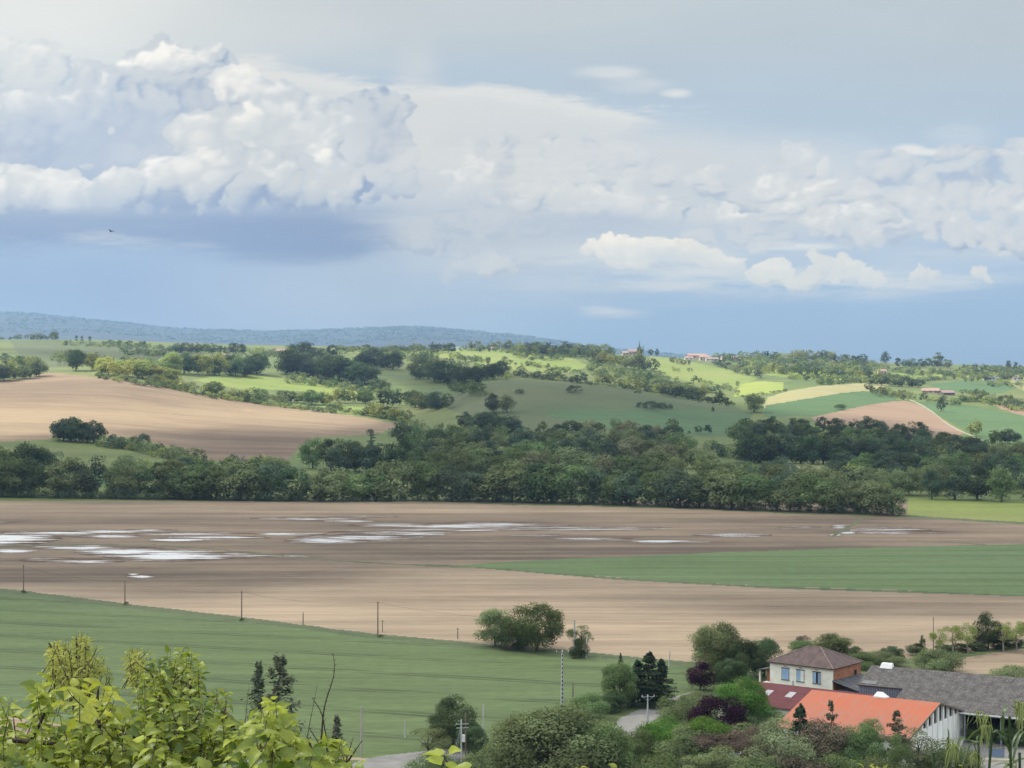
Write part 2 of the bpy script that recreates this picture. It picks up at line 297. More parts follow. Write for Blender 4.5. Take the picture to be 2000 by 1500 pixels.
# ============================================================ materials
def newmat(name):
    m=bpy.data.materials.new(name); m.use_nodes=True; N=m.node_tree.nodes; N.clear(); o=N.new('ShaderNodeOutputMaterial'); return m,N,m.node_tree.links,o
class NB:
    def __init__(s,N,L): s.N=N; s.L=L
    def m(s,op,a,b=None,c=None,clamp=False):
        n=s.N.new('ShaderNodeMath'); n.operation=op; n.use_clamp=clamp
        for i,x in enumerate((a,b,c)):
            if x is None: continue
            if isinstance(x,(int,float)): n.inputs[i].default_value=x
            else: s.L.new(x,n.inputs[i])
        return n.outputs[0]
    def pos(s,rot=0.,scale=(1,1,1)):
        g=s.N.new('ShaderNodeNewGeometry'); mp=s.N.new('ShaderNodeMapping'); s.L.new(g.outputs['Position'],mp.inputs[0])
        mp.inputs['Rotation'].default_value=(0,0,rot); mp.inputs['Scale'].default_value=scale; return mp.outputs[0]
    def obc(s,scale=(1,1,1)):
        g=s.N.new('ShaderNodeTexCoord'); mp=s.N.new('ShaderNodeMapping'); s.L.new(g.outputs['Object'],mp.inputs[0]); mp.inputs['Scale'].default_value=scale; return mp.outputs[0]
    def noise(s,vec,scale,det=4,rough=.55):
        n=s.N.new('ShaderNodeTexNoise'); n.inputs['Scale'].default_value=scale; n.inputs['Detail'].default_value=det; n.inputs['Roughness'].default_value=rough; s.L.new(vec,n.inputs['Vector']); return n.outputs[0]
    def rng(s,x,a,b,c=0.,d=1.,sm=False):
        n=s.N.new('ShaderNodeMapRange'); n.interpolation_type='SMOOTHSTEP' if sm else 'LINEAR'
        for i,q in enumerate((a,b,c,d)): n.inputs[i+1].default_value=q
        s.L.new(x,n.inputs[0]); return n.outputs[0]
    def mix(s,f,a,b):
        n=s.N.new('ShaderNodeMix'); n.data_type='RGBA'
        if isinstance(f,(int,float)): n.inputs[0].default_value=f
        else: s.L.new(f,n.inputs[0])
        for i,x in ((6,a),(7,b)):
            if isinstance(x,tuple): n.inputs[i].default_value=(*x[:3],1)
            else: s.L.new(x,n.inputs[i])
        return n.outputs[2]
    def scale(s,c,f):
        n=s.N.new('ShaderNodeVectorMath'); n.operation='SCALE'
        if isinstance(c,tuple): n.inputs[0].default_value=c
        else: s.L.new(c,n.inputs[0])
        if isinstance(f,(int,float)): n.inputs[3].default_value=f
        else: s.L.new(f,n.inputs[3])
        return n.outputs[0]
    def attr(s,nm):
        n=s.N.new('ShaderNodeAttribute'); n.attribute_name=nm; return n.outputs['Fac']
    def bsdf(s,out,color,rough=.9,spec=.2,metal=0.,bump=None,bd=.05):
        p=s.N.new('ShaderNodeBsdfPrincipled')
        if isinstance(color,tuple): p.inputs['Base Color'].default_value=(*color,1)
        else: s.L.new(color,p.inputs['Base Color'])
        if isinstance(rough,(int,float)): p.inputs['Roughness'].default_value=rough
        else: s.L.new(rough,p.inputs['Roughness'])
        p.inputs['Specular IOR Level'].default_value=spec; p.inputs['Metallic'].default_value=metal
        if bump is not None:
            b=s.N.new('ShaderNodeBump'); b.inputs['Distance'].default_value=bd; b.inputs['Strength'].default_value=.8; s.L.new(bump,b.inputs['Height']); s.L.new(b.outputs[0],p.inputs['Normal'])
        s.L.new(p.outputs[0],out.inputs[0]); return p
def soil_mat(name,dark,pale,rot=-.05,streak=1.,rows=True,grass=0.):
    m,N,L,o=newmat(name); b=NB(N,L)
    st=b.noise(b.pos(rot,(.006,.075,.05)),1.,5,.62); blot=b.noise(b.pos(0,(.012,.02,.02)),1.,4); fine=b.noise(b.pos(rot,(.22,1.1,1)),1.,3,.6)
    t=b.attr('tone')
    f=b.m('ADD',t,b.m('MULTIPLY',b.m('SUBTRACT',st,.5),1.5*streak)); f=b.m('ADD',f,b.m('MULTIPLY',b.m('SUBTRACT',blot,.5),.9)); f=b.m('ADD',f,b.m('MULTIPLY',b.m('SUBTRACT',fine,.5),.55))
    c=b.mix(b.m('ADD',f,0,clamp=True),dark,pale)
    if rows:
        rw=b.noise(b.pos(rot,(.022,.42,.4)),1.,5,.72); c=b.scale(c,b.rng(rw,.30,.70,.82,1.14)); r2=b.noise(b.pos(rot,(.012,.16,.2)),1.,3,.6); c=b.scale(c,b.rng(r2,.62,.70,1,.80))
    if grass>0:
        g=b.rng(b.noise(b.pos(rot,(.02,.09,.1)),1.,5,.65),.56,.70,0,grass); c=b.mix(g,c,(.10,.12,.05))
    b.bsdf(o,c,.95,.1,bump=fine,bd=.25); return m
def grass_mat(name,c0,c1,rot=0.,stretch=(.03,.03),yel=(.2,.2,.06),yamt=.3,tram=0.,trot=0.,bushy=0.,rowcol=.7):
    m,N,L,o=newmat(name); b=NB(N,L)
    n1=b.noise(b.pos(rot,(stretch[0],stretch[1],.03)),1.,5,.6); n2=b.noise(b.pos(0,(.35,.6,.5)),1.,3,.6); n3=b.noise(b.pos(0,(.0045,.0075,.01)),1.,3)
    c=b.mix(b.rng(n1,.32,.68),c0,c1); c=b.mix(b.m('MULTIPLY',b.rng(n3,.42,.66),yamt),c,yel); c=b.scale(c,b.rng(n2,.25,.75,.82,1.16))
    if bushy>0:
        n4=b.noise(b.pos(0,(.05,.06,.05)),1.,4,.65); c=b.mix(b.rng(n4,.60,.66,0,bushy),c,(.035,.055,.025))
    if tram>0:
        g=N.new('ShaderNodeNewGeometry'); mp=N.new('ShaderNodeMapping'); L.new(g.outputs['Position'],mp.inputs[0]); mp.inputs['Rotation'].default_value=(0,0,trot)
        sp=N.new('ShaderNodeSeparateXYZ'); L.new(mp.outputs[0],sp.inputs[0])
        wob=b.m('MULTIPLY',b.m('SUBTRACT',b.noise(b.pos(0,(.006,.006,.01)),1.,2),.5),6.)
        d=b.m('ADD',sp.outputs[1],wob); fr=b.m('PINGPONG',d,tram/2)
        l1=b.rng(b.m('ABSOLUTE',b.m('SUBTRACT',fr,1.1)),.45,.95,1,0)
        brk=b.rng(b.noise(b.pos(trot,(.02,.2,.1)),1.,3,.6),.38,.58,.1,1)
        c=b.mix(b.m('MULTIPLY',l1,b.m('MULTIPLY',brk,rowcol)),c,tuple(x*.42 for x in c0))
        rw=b.noise(b.pos(trot,(.012,.30,.1)),1.,5,.7); c=b.scale(c,b.rng(rw,.3,.7,.80,1.16)); r3=b.noise(b.pos(trot,(.02,.10,.1)),1.,5,.65); c=b.scale(c,b.rng(r3,.58,.72,1,.74))
    b.bsdf(o,c,.85,.15,bump=n2,bd=.3); return m
MT={}
MT['dry_field']=MT['ploughed_field']=soil_mat('brown_soil',(.092,.069,.049),(.300,.230,.152),-.03,1.0)
MT['hill_soil']=soil_mat('hill_tilled_soil',(.115,.080,.056),(.240,.180,.110),.12,.9)
MT['red_soil']=soil_mat('pinkish_tilled_soil',(.16,.105,.07),(.25,.18,.12),.2,.6)
MT['stubble']=grass_mat('dry_stubble',(.185,.175,.075),(.265,.245,.115),.1,(.01,.08),(.22,.18,.08),.5)
MT['wheat']=grass_mat('young_wheat',(.068,.096,.032),(.092,.126,.044),-.35,(.012,.06),(.12,.16,.08),.3,19.,.33)
MT['wheat_right']=grass_mat('young_wheat_right',(.072,.108,.036),(.098,.140,.049),.1,(.01,.07),(.13,.18,.09),.3,16.,-.03,rowcol=.45)
MT['hill_crop']=grass_mat('hill_crop_green',(.048,.092,.030),(.068,.118,.040),.1,(.01,.05),(.10,.15,.06),.3,22.,.12,rowcol=.3)
MT['meadow']=grass_mat('rough_meadow',(.062,.092,.024),(.100,.132,.034),.2,(.02,.03),(.15,.15,.05),.6,bushy=.5)
MT['pasture']=grass_mat('hill_pasture',(.055,.080,.027),(.080,.104,.036),.1,(.008,.03),(.10,.10,.05),.55,bushy=.25)
MT['bright_meadow']=grass_mat('bright_meadow',(.115,.155,.030),(.165,.205,.042),.1,(.01,.04),(.19,.19,.06),.5,bushy=.2)
MT['lime_field']=grass_mat('lime_crop',(.150,.190,.036),(.185,.220,.046),.1,(.01,.04),(.33,.36,.07),.5)
MT['verge']=grass_mat('rank_verge_grass',(.040,.060,.026),(.075,.10,.04),.3,(.2,.3),(.12,.12,.06),.5)
MT['lawn']=grass_mat('farm_grass',(.05,.08,.025),(.085,.12,.04),0,(.08,.1),(.13,.13,.06),.5)
MT['gravel']=grass_mat('pale_gravel',(.15,.145,.13),(.22,.21,.19),0,(.15,.2),(.25,.24,.20),.4)
MT['track']=grass_mat('chalky_track',(.21,.20,.14),(.28,.26,.19),0,(.15,.2),(.3,.28,.22),.3)
MT['far_hills']=grass_mat('wooded_far_hills',(.014,.026,.020),(.030,.046,.030),0,(.006,.008),(.045,.055,.035),.5,bushy=.9)
def water_mat():
    m,N,L,o=newmat('flood_water'); b=NB(N,L); w=b.attr('wet')
    n1=b.noise(b.pos(-.03,(.028,.20,.1)),1.,6,.68); n2=b.noise(b.pos(.05,(.13,.95,.1)),1.,5,.7); n3=b.noise(b.pos(0,(.006,.02,.1)),1.,3,.5)
    f=b.m('ADD',w,b.m('MULTIPLY',b.m('SUBTRACT',n1,.5),3.4)); f=b.m('ADD',f,b.m('MULTIPLY',b.m('SUBTRACT',n2,.5),2.2)); f=b.m('ADD',f,b.m('MULTIPLY',b.m('SUBTRACT',n3,.5),.8))
    s1=b.rng(f,.66,.92,0,.95,True); s0=b.rng(f,.25,.66,0,.16,True); f2=b.m('MAXIMUM',s1,s0)
    g=N.new('ShaderNodeBsdfGlossy'); g.inputs[0].default_value=(1,.975,.93,1); L.new(b.rng(f,.4,.85,.5,.27),g.inputs[1])
    d=N.new('ShaderNodeBsdfDiffuse'); L.new(b.mix(b.rng(n1,.35,.65),(.070,.050,.034),(.125,.095,.068)),d.inputs[0]); x=N.new('ShaderNodeMixShader'); L.new(f2,x.inputs[0]); L.new(d.outputs[0],x.inputs[1]); L.new(g.outputs[0],x.inputs[2]); L.new(x.outputs[0],o.inputs[0]); return m
mw=water_mat()
MT['water']=mw
# ============================================================ terrain
UK=[-9000,-2600,-800,0,200,400,600,800,1000,1200,1400,1600,1800,2000,2800,4600,11000]
YK=[850,1000,1150,1300,1500,1700,1900,2200,2600,3000,3600,4600,8200,12000,15500,22000,60000]
# photo row seen at each distance, per column 0..2000
TAB={0:[915,868,828,778,742,718,694,676,664],200:[918,875,835,785,737,716,696,678,665],400:[922,890,852,805,766,738,708,688,672],
600:[924,893,858,822,790,760,722,694,676],800:[928,898,866,832,797,768,732,704,682],1000:[930,897,862,800,742,752,724,700,684],
1200:[932,902,864,806,757,770,742,712,692],1400:[932,903,868,828,788,790,754,724,702],1600:[932,903,868,818,786,760,744,718,704],
1800:[932,903,868,832,797,775,752,726,710],2000:[932,906,876,838,803,778,756,730,714]}
FARC={0:612,200:628,400:645,600:647,800:641,1000:656,1200:681,1400:696,1600:716,1800:722,2000:722}
def zt(v,y): return CAMH-(v-HV)*y/F
ZT=np.zeros((len(UK),len(YK)))
for i,u in enumerate(UK):
    uu=min(2000,max(0,u)); r=TAB[uu]; z=[0.]+[zt(v,y) for v,y in zip(r,YK[1:10])]
    zr=z[-1]; fc=zt(FARC[uu],12000)
    z+=[zr*.80,min(zr*.45,30),max(min(fc*.5,170),0),max(fc,0),max(fc*.8,0),0,-60]
    if u<-800 or u>2000: z=[a*(.9 if a>0 else 1) for a in z]
    ZT[i]=z
def pchip(x,y,xi):       # y (...,n)
    x=np.asarray(x,float); h=np.diff(x); d=np.diff(y,axis=-1)/h; s=np.zeros_like(y)
    w1=2*h[1:]+h[:-1]; w2=h[1:]+2*h[:-1]; ok=(d[...,:-1]*d[...,1:])>0
    with np.errstate(divide='ignore',invalid='ignore'): hm=(w1+w2)/(w1/d[...,:-1]+w2/d[...,1:])
    s[...,1:-1]=np.where(ok,np.nan_to_num(hm),0); s[...,0]=d[...,0]*.5; s[...,-1]=d[...,-1]
    k=np.clip(np.searchsorted(x,xi)-1,0,len(x)-2); t=(xi-x[k])/h[k]; hh=h[k]
    return y[...,k]*(1+2*t)*(1-t)**2+s[...,k]*hh*t*(1-t)**2+y[...,k+1]*t*t*(3-2*t)+s[...,k+1]*hh*t*t*(t-1)
Ug=np.concatenate([np.array([-9000,-6500,-4500,-3200,-2400,-1800,-1300,-900,-600,-400,-250,-150,-90]),np.arange(-50,2051,2.5),np.array([2090,2150,2250,2400,2650,3000,3500,4200,5200,6500,8500,11000])])
Vr=np.concatenate([np.arange(1545,1104,-1.6),np.arange(1104,1004,-.95),np.arange(1004,976,-1.5)]); Yn=CAMH*F/(Vr-HV)
Yg=np.concatenate([np.linspace(150,Yn[0]-8,12),Yn,np.arange(850,3250,4.4),np.linspace(3260,3600,12),np.geomspace(3700,15500,80),np.geomspace(16500,60000,14)])
Zy=np.zeros((len(UK),len(Yg))); far=Yg>850; Zy[:,far]=pchip(YK,ZT,Yg[far])
Zg=pchip(UK,Zy.T.copy(),Ug).T       # (nU,nY)
# gentle relief and, on the far hills, tree-sized bumps
UU,YY=np.meshgrid(Ug,Yg,indexing='ij'); XX=(UU-1000)/F*YY
def vnoise(x,y,sc_,seed):
    r=np.random.default_rng(seed); T=r.random((256,256)); a=x/sc_; b=y/sc_; i=np.floor(a).astype(int); j=np.floor(b).astype(int); f=a-i; g=b-j; f=f*f*(3-2*f); g=g*g*(3-2*g)
    t=lambda p,q:T[(p)%256,(q)%256]
    return (t(i,j)*(1-f)*(1-g)+t(i+1,j)*f*(1-g)+t(i,j+1)*(1-f)*g+t(i+1,j+1)*f*g)-.5
w=np.clip((YY-900)/300,0,1)*np.clip((3400-YY)/200,0,1)
Zg+=w*(vnoise(XX,YY,90,3)*2.2+vnoise(XX,YY,34,4)*.7)
wf=np.clip((YY-7000)/1500,0,1)*np.clip((16000-YY)/3000,0,1)
Zg+=wf*(vnoise(XX,YY,900,5)*26+vnoise(XX,YY,300,6)*12+vnoise(XX,YY,100,8)*8-10)
for yv in (0,): pass
slope=np.interp(YY,[0,60,120,185,240],[60.2,40,17,.9,0]); Zg=np.where(YY<250,np.maximum(Zg,slope),Zg)
VV=HV+(CAMH-Zg)*F/YY
VM=np.minimum.accumulate(VV,axis=1)      # what a column really shows, nearest first
def gz(U,Y):
    i=np.clip(np.searchsorted(Ug,U)-1,0,len(Ug)-2); j=np.clip(np.searchsorted(Yg,Y)-1,0,len(Yg)-2)
    f=(U-Ug[i])/(Ug[i+1]-Ug[i]); g=(Y-Yg[j])/(Yg[j+1]-Yg[j]); g=np.clip(g,0,1); f=np.clip(f,0,1)
    return Zg[i,j]*(1-f)*(1-g)+Zg[i+1,j]*f*(1-g)+Zg[i,j+1]*(1-f)*g+Zg[i+1,j+1]*f*g
def gzx(X,Y): return gz(1000+X*F/np.maximum(Y,1),Y)
def ray(U,V):            # first ground point under a photo position
    i=min(max(int(np.searchsorted(Ug,U)),0),len(Ug)-1); c=VM[i]; j=int(np.searchsorted(-c,-V)); j=min(max(j,1),len(Yg)-1)
    c0,c1=c[j-1],c[j]; t=0 if c0==c1 else (c0-V)/(c0-c1); Y=Yg[j-1]+(Yg[j]-Yg[j-1])*min(max(t,0),1)
    if Y>3060: Y=2990.-12*((U*7.3)%9)      # the near ridge, never the far hills behind it
    return Vector(((U-1000)/F*Y,Y,float(gz(U,Y))))
def PZ(U,V,Z=0.):        # point of a known height under a photo position
    Y=(CAMH-Z)*F/(V-HV); return Vector(((U-1000)/F*Y,Y,Z))
def inpoly(P,u,v):
    c=np.zeros(u.shape,bool); n=len(P)
    for k in range(n):
        x1,y1=P[k]; x2,y2=P[(k+1)%n]
        if y1==y2: continue
        q=((y1>v)!=(y2>v))&(u<(x2-x1)*(v-y1)/(y2-y1)+x1); c^=q
    return c
cu=(UU[:-1,:-1]+UU[1:,1:])/2; cv_=(VV[:-1,:-1]+VV[1:,1:]+VV[1:,:-1]+VV[:-1,1:])/4; cy=(YY[:-1,:-1]+YY[1:,1:])/2; cx=(XX[:-1,:-1]+XX[1:,1:]+XX[1:,:-1]+XX[:-1,1:])/4
# ragged field edges
cu2=cu+vnoise(cx,cy,9,31)*3; cvn=cv_+vnoise(cx,cy,7,32)*2.2
REG=[('meadow','default',None,None)]
names=['meadow']; reg=np.zeros(cu.shape,np.int16)
def R(name,poly,y0=0,y1=1e9,rag=True):
    if name not in names: names.append(name)
    m=inpoly(poly,cu2 if rag else cu,cvn if rag else cv_)&(cy>=y0)&(cy<y1); reg[m]=names.index(name)
def line(name,pts,wd,y0=0,y1=1e9,rag=True):
    P=[(u,v-wd/2) for u,v in pts]+[(u,v+wd/2) for u,v in pts[::-1]]; R(name,P,y0,y1,rag)
def band(name,mask):
    if name not in names: names.append(name)
    reg[mask]=names.index(name)
band('ploughed_field',cy<838+vnoise(cx,cy,20,33)*3)
band('far_hills',cy>3300)
BND=[(-9000,900),(-300,1120),(0,1153),(250,1184),(500,1213),(740,1244),(940,1261),(1100,1273),(1200,1283),(1330,1296),(1480,1302)]
R('dry_field',[(-9000,880),(-300,1108),(0,1136),(130,1150),(300,1156),(420,1150),(560,1128),(800,1106),(935,1108),(1200,1130),(1500,1148),(2000,1163),(2600,1180),(11000,1400),(11000,1700),(2600,1340),(2000,1312),(1860,1310),(1480,1302)]+BND[::-1],0,840)
line('verge',[(-60,1068),(0,1067),(180,1064),(300,1064),(430,1074),(560,1086),(700,1098),(860,1106)],1.8)
line('verge',[(830,1104),(930,1107),(1200,1130),(1500,1147),(2000,1163),(2500,1180)],3.8,rag=False)
R('wheat_right',[(880,1106),(1000,1097),(1300,1083),(1600,1072),(2000,1063),(2600,1055),(11000,1000),(11000,1380),(2600,1178),(2000,1162),(1700,1151),(1500,1145),(1200,1128),(1000,1112)])
R('bright_meadow',[(1775,974),(2000,979),(2600,985),(2600,1032),(2000,1021),(1770,1007)],0,860)
line('verge',[(1000,984),(1300,990),(1500,999),(1650,1006),(1770,1009),(2000,1022),(2400,1034)],4)
line('verge',[(0,971),(500,978),(800,977),(1000,984)],3)
R('verge',[(1690,1008),(1697,1009),(1630,1048),(1622,1047)])
line('verge',[(1772,1056),(1812,1058)],1.6); line('verge',[(1836,1058),(1925,1064)],1.4)
R('wheat',BND+[(1400,1345),(1340,1365),(1250,1380),(1150,1420),(1050,1475),(900,1500),(700,1480),(300,1440),(0,1398),(-600,1360),(-9000,1100)],0,840)
line('verge',BND,9)
R('lawn',[(1330,1296),(1480,1300),(1700,1292),(1850,1279),(2000,1258),(2600,1225),(2600,1700),(1600,1720),(-600,1720),(-600,1480),(0,1460),(300,1462),(700,1485),(900,1502),(1050,1475),(1150,1420),(1250,1380),(1340,1365),(1400,1345)])
R('dry_field',[(1835,1312),(1862,1286),(2000,1266),(2600,1236),(2600,1345),(2000,1320)])
R('gravel',[(1740,1560),(1873,1423),(2100,1405),(2400,1480),(2400,1700),(1740,1700)])
R('gravel',[(1190,1440),(1208,1405),(1265,1378),(1345,1352),(1372,1352),(1372,1372),(1300,1392),(1262,1416),(1248,1440)])
R('gravel',[(640,1515),(700,1487),(745,1477),(840,1464),(925,1462),(925,1476),(860,1500),(835,1560),(640,1560)])
R('hill_soil',[(-900,760),(0,744),(60,738),(92,727),(130,731),(230,741),(330,758),(420,776),(560,796),(700,813),(782,829),(742,846),(690,851),(620,854),(585,872),(562,900),(500,906),(400,898),(330,872),(270,856),(200,852),(130,842),(95,858),(0,864),(-900,880)],1000,1900)
R('bright_meadow',[(375,742),(430,733),(520,735),(640,752),(720,770),(690,775),(560,762),(470,760)],1500)
R('bright_meadow',[(630,792),(716,795),(714,808),(680,806),(640,802)],1200)
R('bright_meadow',[(640,688),(820,682),(900,676),(1000,684),(1120,700),(1150,715),(1110,730),(990,720),(930,708),(860,698),(800,692)],1900)
R('bright_meadow',[(1270,695),(1340,705),(1440,725),(1480,740),(1430,760),(1350,745),(1300,735),(1270,715)],1800)
R('bright_meadow',[(1440,710),(1600,715),(1720,728),(2000,735),(2000,745),(1820,735),(1700,745),(1560,740),(1450,725)],2000)
R('pasture',[(820,762),(930,742),(1000,738),(1170,750),(1300,768),(1400,784),(1470,806),(1440,850),(1300,852),(1000,850),(880,800)],1200,1780)
R('hill_crop',[(1060,806),(1120,799),(1300,800),(1470,808),(1440,850),(1300,850),(1180,835),(1080,815)],1200,1760)
R('pasture',[(20,664),(200,668),(400,685),(390,700),(300,705),(200,700),(120,725),(40,700)],1900)
R('lime_field',[(1432,775),(1445,752),(1480,744),(1530,747),(1530,764),(1480,772)],1500)
R('stubble',[(1490,795),(1500,776),(1540,763),(1600,754),(1700,747),(1740,752),(1700,764),(1640,768),(1560,782),(1500,800)],1500)
R('hill_crop',[(1490,815),(1495,792),(1560,781),(1640,768),(1690,763),(1760,770),(1745,783),(1690,792),(1600,812)],1400)
R('red_soil',[(1585,815),(1680,794),(1745,784),(1772,783),(1800,793),(1842,820),(1884,846),(1850,860),(1780,850),(1700,840),(1600,830)],1200)
R('hill_crop',[(1782,783),(1830,786),(1900,792),(2000,812),(2600,830),(2600,890),(2000,866),(1930,862),(1880,838)],1200)
R('red_soil',[(1935,788),(2000,796),(2600,810),(2600,830),(2000,812),(1960,800)],1200)
R('hill_crop',[(1812,752),(1880,744),(1990,752),(1960,768),(1850,766)],1800)
R('stubble',[(1960,742),(2000,748),(2600,755),(2600,775),(2000,764)],1800)
line('track',[(1778,781),(1800,791),(1822,805),(1845,824),(1868,838),(1900,852),(1932,868)],2.3,1000,rag=False)
R('dry_field',[(1215,915),(1275,925),(1270,948),(1240,945)],850,1100)
R('dry_field',[(1500,898),(1640,905),(1640,935),(1500,925)],850,1100)
R('hill_crop',[(110,915),(220,915),(240,948),(110,955)],850,1050)
# standing water, in long streaks across the wet field
def ellv(u,v,ru,rv,U_,V_): return np.exp(-(((U_-u)/ru)**2+((V_-v)/rv)**2))
def wetmap(U_,V_):
    w=np.zeros(U_.shape)
    for (u,v,ru,rv,a) in [(10,1052,90,6,1.25),(-60,1058,120,7,1.3),(110,1041,90,3,.95),(210,1038,70,2.2,.9),(290,1036,60,2,.8),(200,1049,60,2.2,.6),(225,1047,50,2,.9),(345,1055,45,2.6,1.0),(430,1050,90,2.5,.95),(370,1042,160,2.4,.62),(560,1043,80,2.2,.75),
        (640,1056,70,4,1.15),(700,1050,120,5,.85),(760,1040,120,4,.75),(800,1042,70,5,.75),(780,1026,90,3.4,.95),(900,1027,120,4.5,.95),(960,1025,90,5,.95),(850,1036,150,3.5,.6),(600,1013,110,2.4,.8),(700,1009,90,1.8,.6),(680,1018,60,2,.6),(1010,1030,130,5,.8),(1100,1033,200,4,.62),(1250,1031,80,2.2,.55),(1050,1046,60,2.5,.6),(1160,1052,90,2.5,.6),(1290,1058,60,2.6,.9),(1330,1058,70,2,.55),(1430,1045,80,3,.7),
        (20,1076,45,3,1.0),(150,1070,90,4,.8),(250,1078,90,7,1.05),(330,1086,110,8,1.1),(400,1088,60,5,.9),(100,1094,60,4,.8),(170,1096,70,4,.85),(460,1080,40,3,.7),(490,1087,60,4,.5),(560,1087,60,2.5,.5),(275,1126,22,2.6,1.25),(260,1122,12,2,1.1),(1640,1029,16,3.5,.95),(1632,1045,12,2,1.1),(1655,1040,14,2,1.),(1740,1036,90,6,.62),(1750,1041,40,2,.8),(1800,1040,70,3,.5),(1560,1030,60,2,.5),(0,1020,60,2,.4)]:
        w=np.maximum(w,a*ellv(u,v,ru*1.05,rv*1.3,U_,V_))
    return w
wn=vnoise(cx,cy,26,41)*.5+vnoise(cx*.11+cy*.02,cy,5.5,42)*.9+vnoise(cx*.16,cy,2.4,43)*.9
wt=wetmap(cu,cv_); band('water',(wt>.30)&(cy<838)&(reg==names.index('ploughed_field')))
# soil moisture: pale where dry, dark where wet (a colour the soil keeps whatever the light)
def tonemap(U_,V_):
    vb=np.interp(U_,[-300,0,130,300,420,560,800,900,2600],[1120,1140,1156,1166,1162,1138,1108,1104,1104]); t=.34+.40*np.clip((V_-vb+14)/34,0,1)*(YY<860)+(YY>860)*.28
    for (u,v,ru,rv,a) in [(150,1125,420,30,-.12),(500,1112,420,18,-.10),(500,1075,1100,26,-.08),(1100,1060,700,22,-.08),(900,1020,900,12,-.15),(500,990,1500,14,.20),(520,1110,130,5,.3),(700,1104,180,4,.22),(1000,1175,500,22,-.16),(1700,1180,500,24,-.26),(400,1185,500,30,.25),(1200,1235,500,26,.12),(900,1130,400,14,-.1),(1650,1255,300,30,-.05),(1500,1075,500,10,-.2),
        (250,808,260,14,.35),(600,812,200,12,.3),(40,815,120,20,.3),(120,760,200,16,-.28),(450,880,220,28,-.5),(620,850,130,18,-.25),(0,780,200,12,-.1),(300,840,220,12,-.05)]:
        t=t+a*ellv(u,v,ru,rv,U_,V_)
    t=t-wetmap(U_,V_)*.35*(YY<860)
    return t
TONE=tonemap(UU,VV); WET=wetmap(UU,VV)
nU,nY=UU.shape; idx=np.arange(nU*nY).reshape(nU,nY)
quads=np.stack([idx[:-1,:-1],idx[1:,:-1],idx[1:,1:],idx[:-1,1:]],-1).reshape(-1,4)
PV=np.stack([XX,YY,Zg],-1).reshape(-1,3); TN=TONE.ravel(); WT=WET.ravel(); rf=reg.ravel()
NAMEOF={'ploughed_field':'ploughed_field','dry_field':'dry_field','hill_soil':'hillside_field','red_soil':'hillside_field','stubble':'stubble_field','wheat':'wheat_field','wheat_right':'wheat_field','hill_crop':'crop_field','meadow':'meadow_ground','pasture':'pasture_ground','bright_meadow':'meadow_ground','lime_field':'crop_field','verge':'verge_ground','lawn':'lawn','gravel':'gravel_road','track':'path','far_hills':'hills','water':'water'}
LABOF={'ploughed_field':'wet brown ploughed field with standing water','wheat':'green wheat field below the hedge of shrubs','water':'shallow flood water lying in streaks on the ploughed field','far_hills':'blue wooded hills on the horizon'}
for k,nm in enumerate(names):
    q=quads[rf==k]
    if not len(q): continue
    us,inv=np.unique(q,return_inverse=True)
    me=mesh_np(NAMEOF[nm],PV[us],inv.reshape(-1,4),MT[nm],{'tone':TN[us],'wet':WT[us]} if nm=='water' else {'tone':TN[us]},smooth=True)
    o=obj(NAMEOF[nm],me); tag(o,LABOF.get(nm),None,None,'structure')
# the slope the photographer stands on
gx_=np.linspace(-460,460,70); gy_=np.concatenate([np.linspace(-120,0,10),np.linspace(4,150,50)])
A_,B_=np.meshgrid(gx_,gy_,indexing='ij'); C_=np.interp(B_,[-120,-10,0,1.5,8,60,120,150],[66,60.6,60.4,60.3,57.4,40,17,9.3])-.12+vnoise(A_,B_,14,71)*.8*np.clip((B_-6)/20,0,1)
i2=np.arange(A_.size).reshape(A_.shape); q2=np.stack([i2[:-1,:-1],i2[1:,:-1],i2[1:,1:],i2[:-1,1:]],-1).reshape(-1,4)
tag(obj('hill_ground',mesh_np('hill_ground',np.stack([A_,B_,C_],-1).reshape(-1,3),q2,MT['lawn'],{'tone':np.full(A_.size,.5)},smooth=True)),None,None,None,'structure')
def hillz(x,y): return float(np.interp(y,[-120,-10,0,1.5,8,60,120,150,185,240],[66,60.6,60.4,60.3,57.4,40,17,9.3,.9,0]))
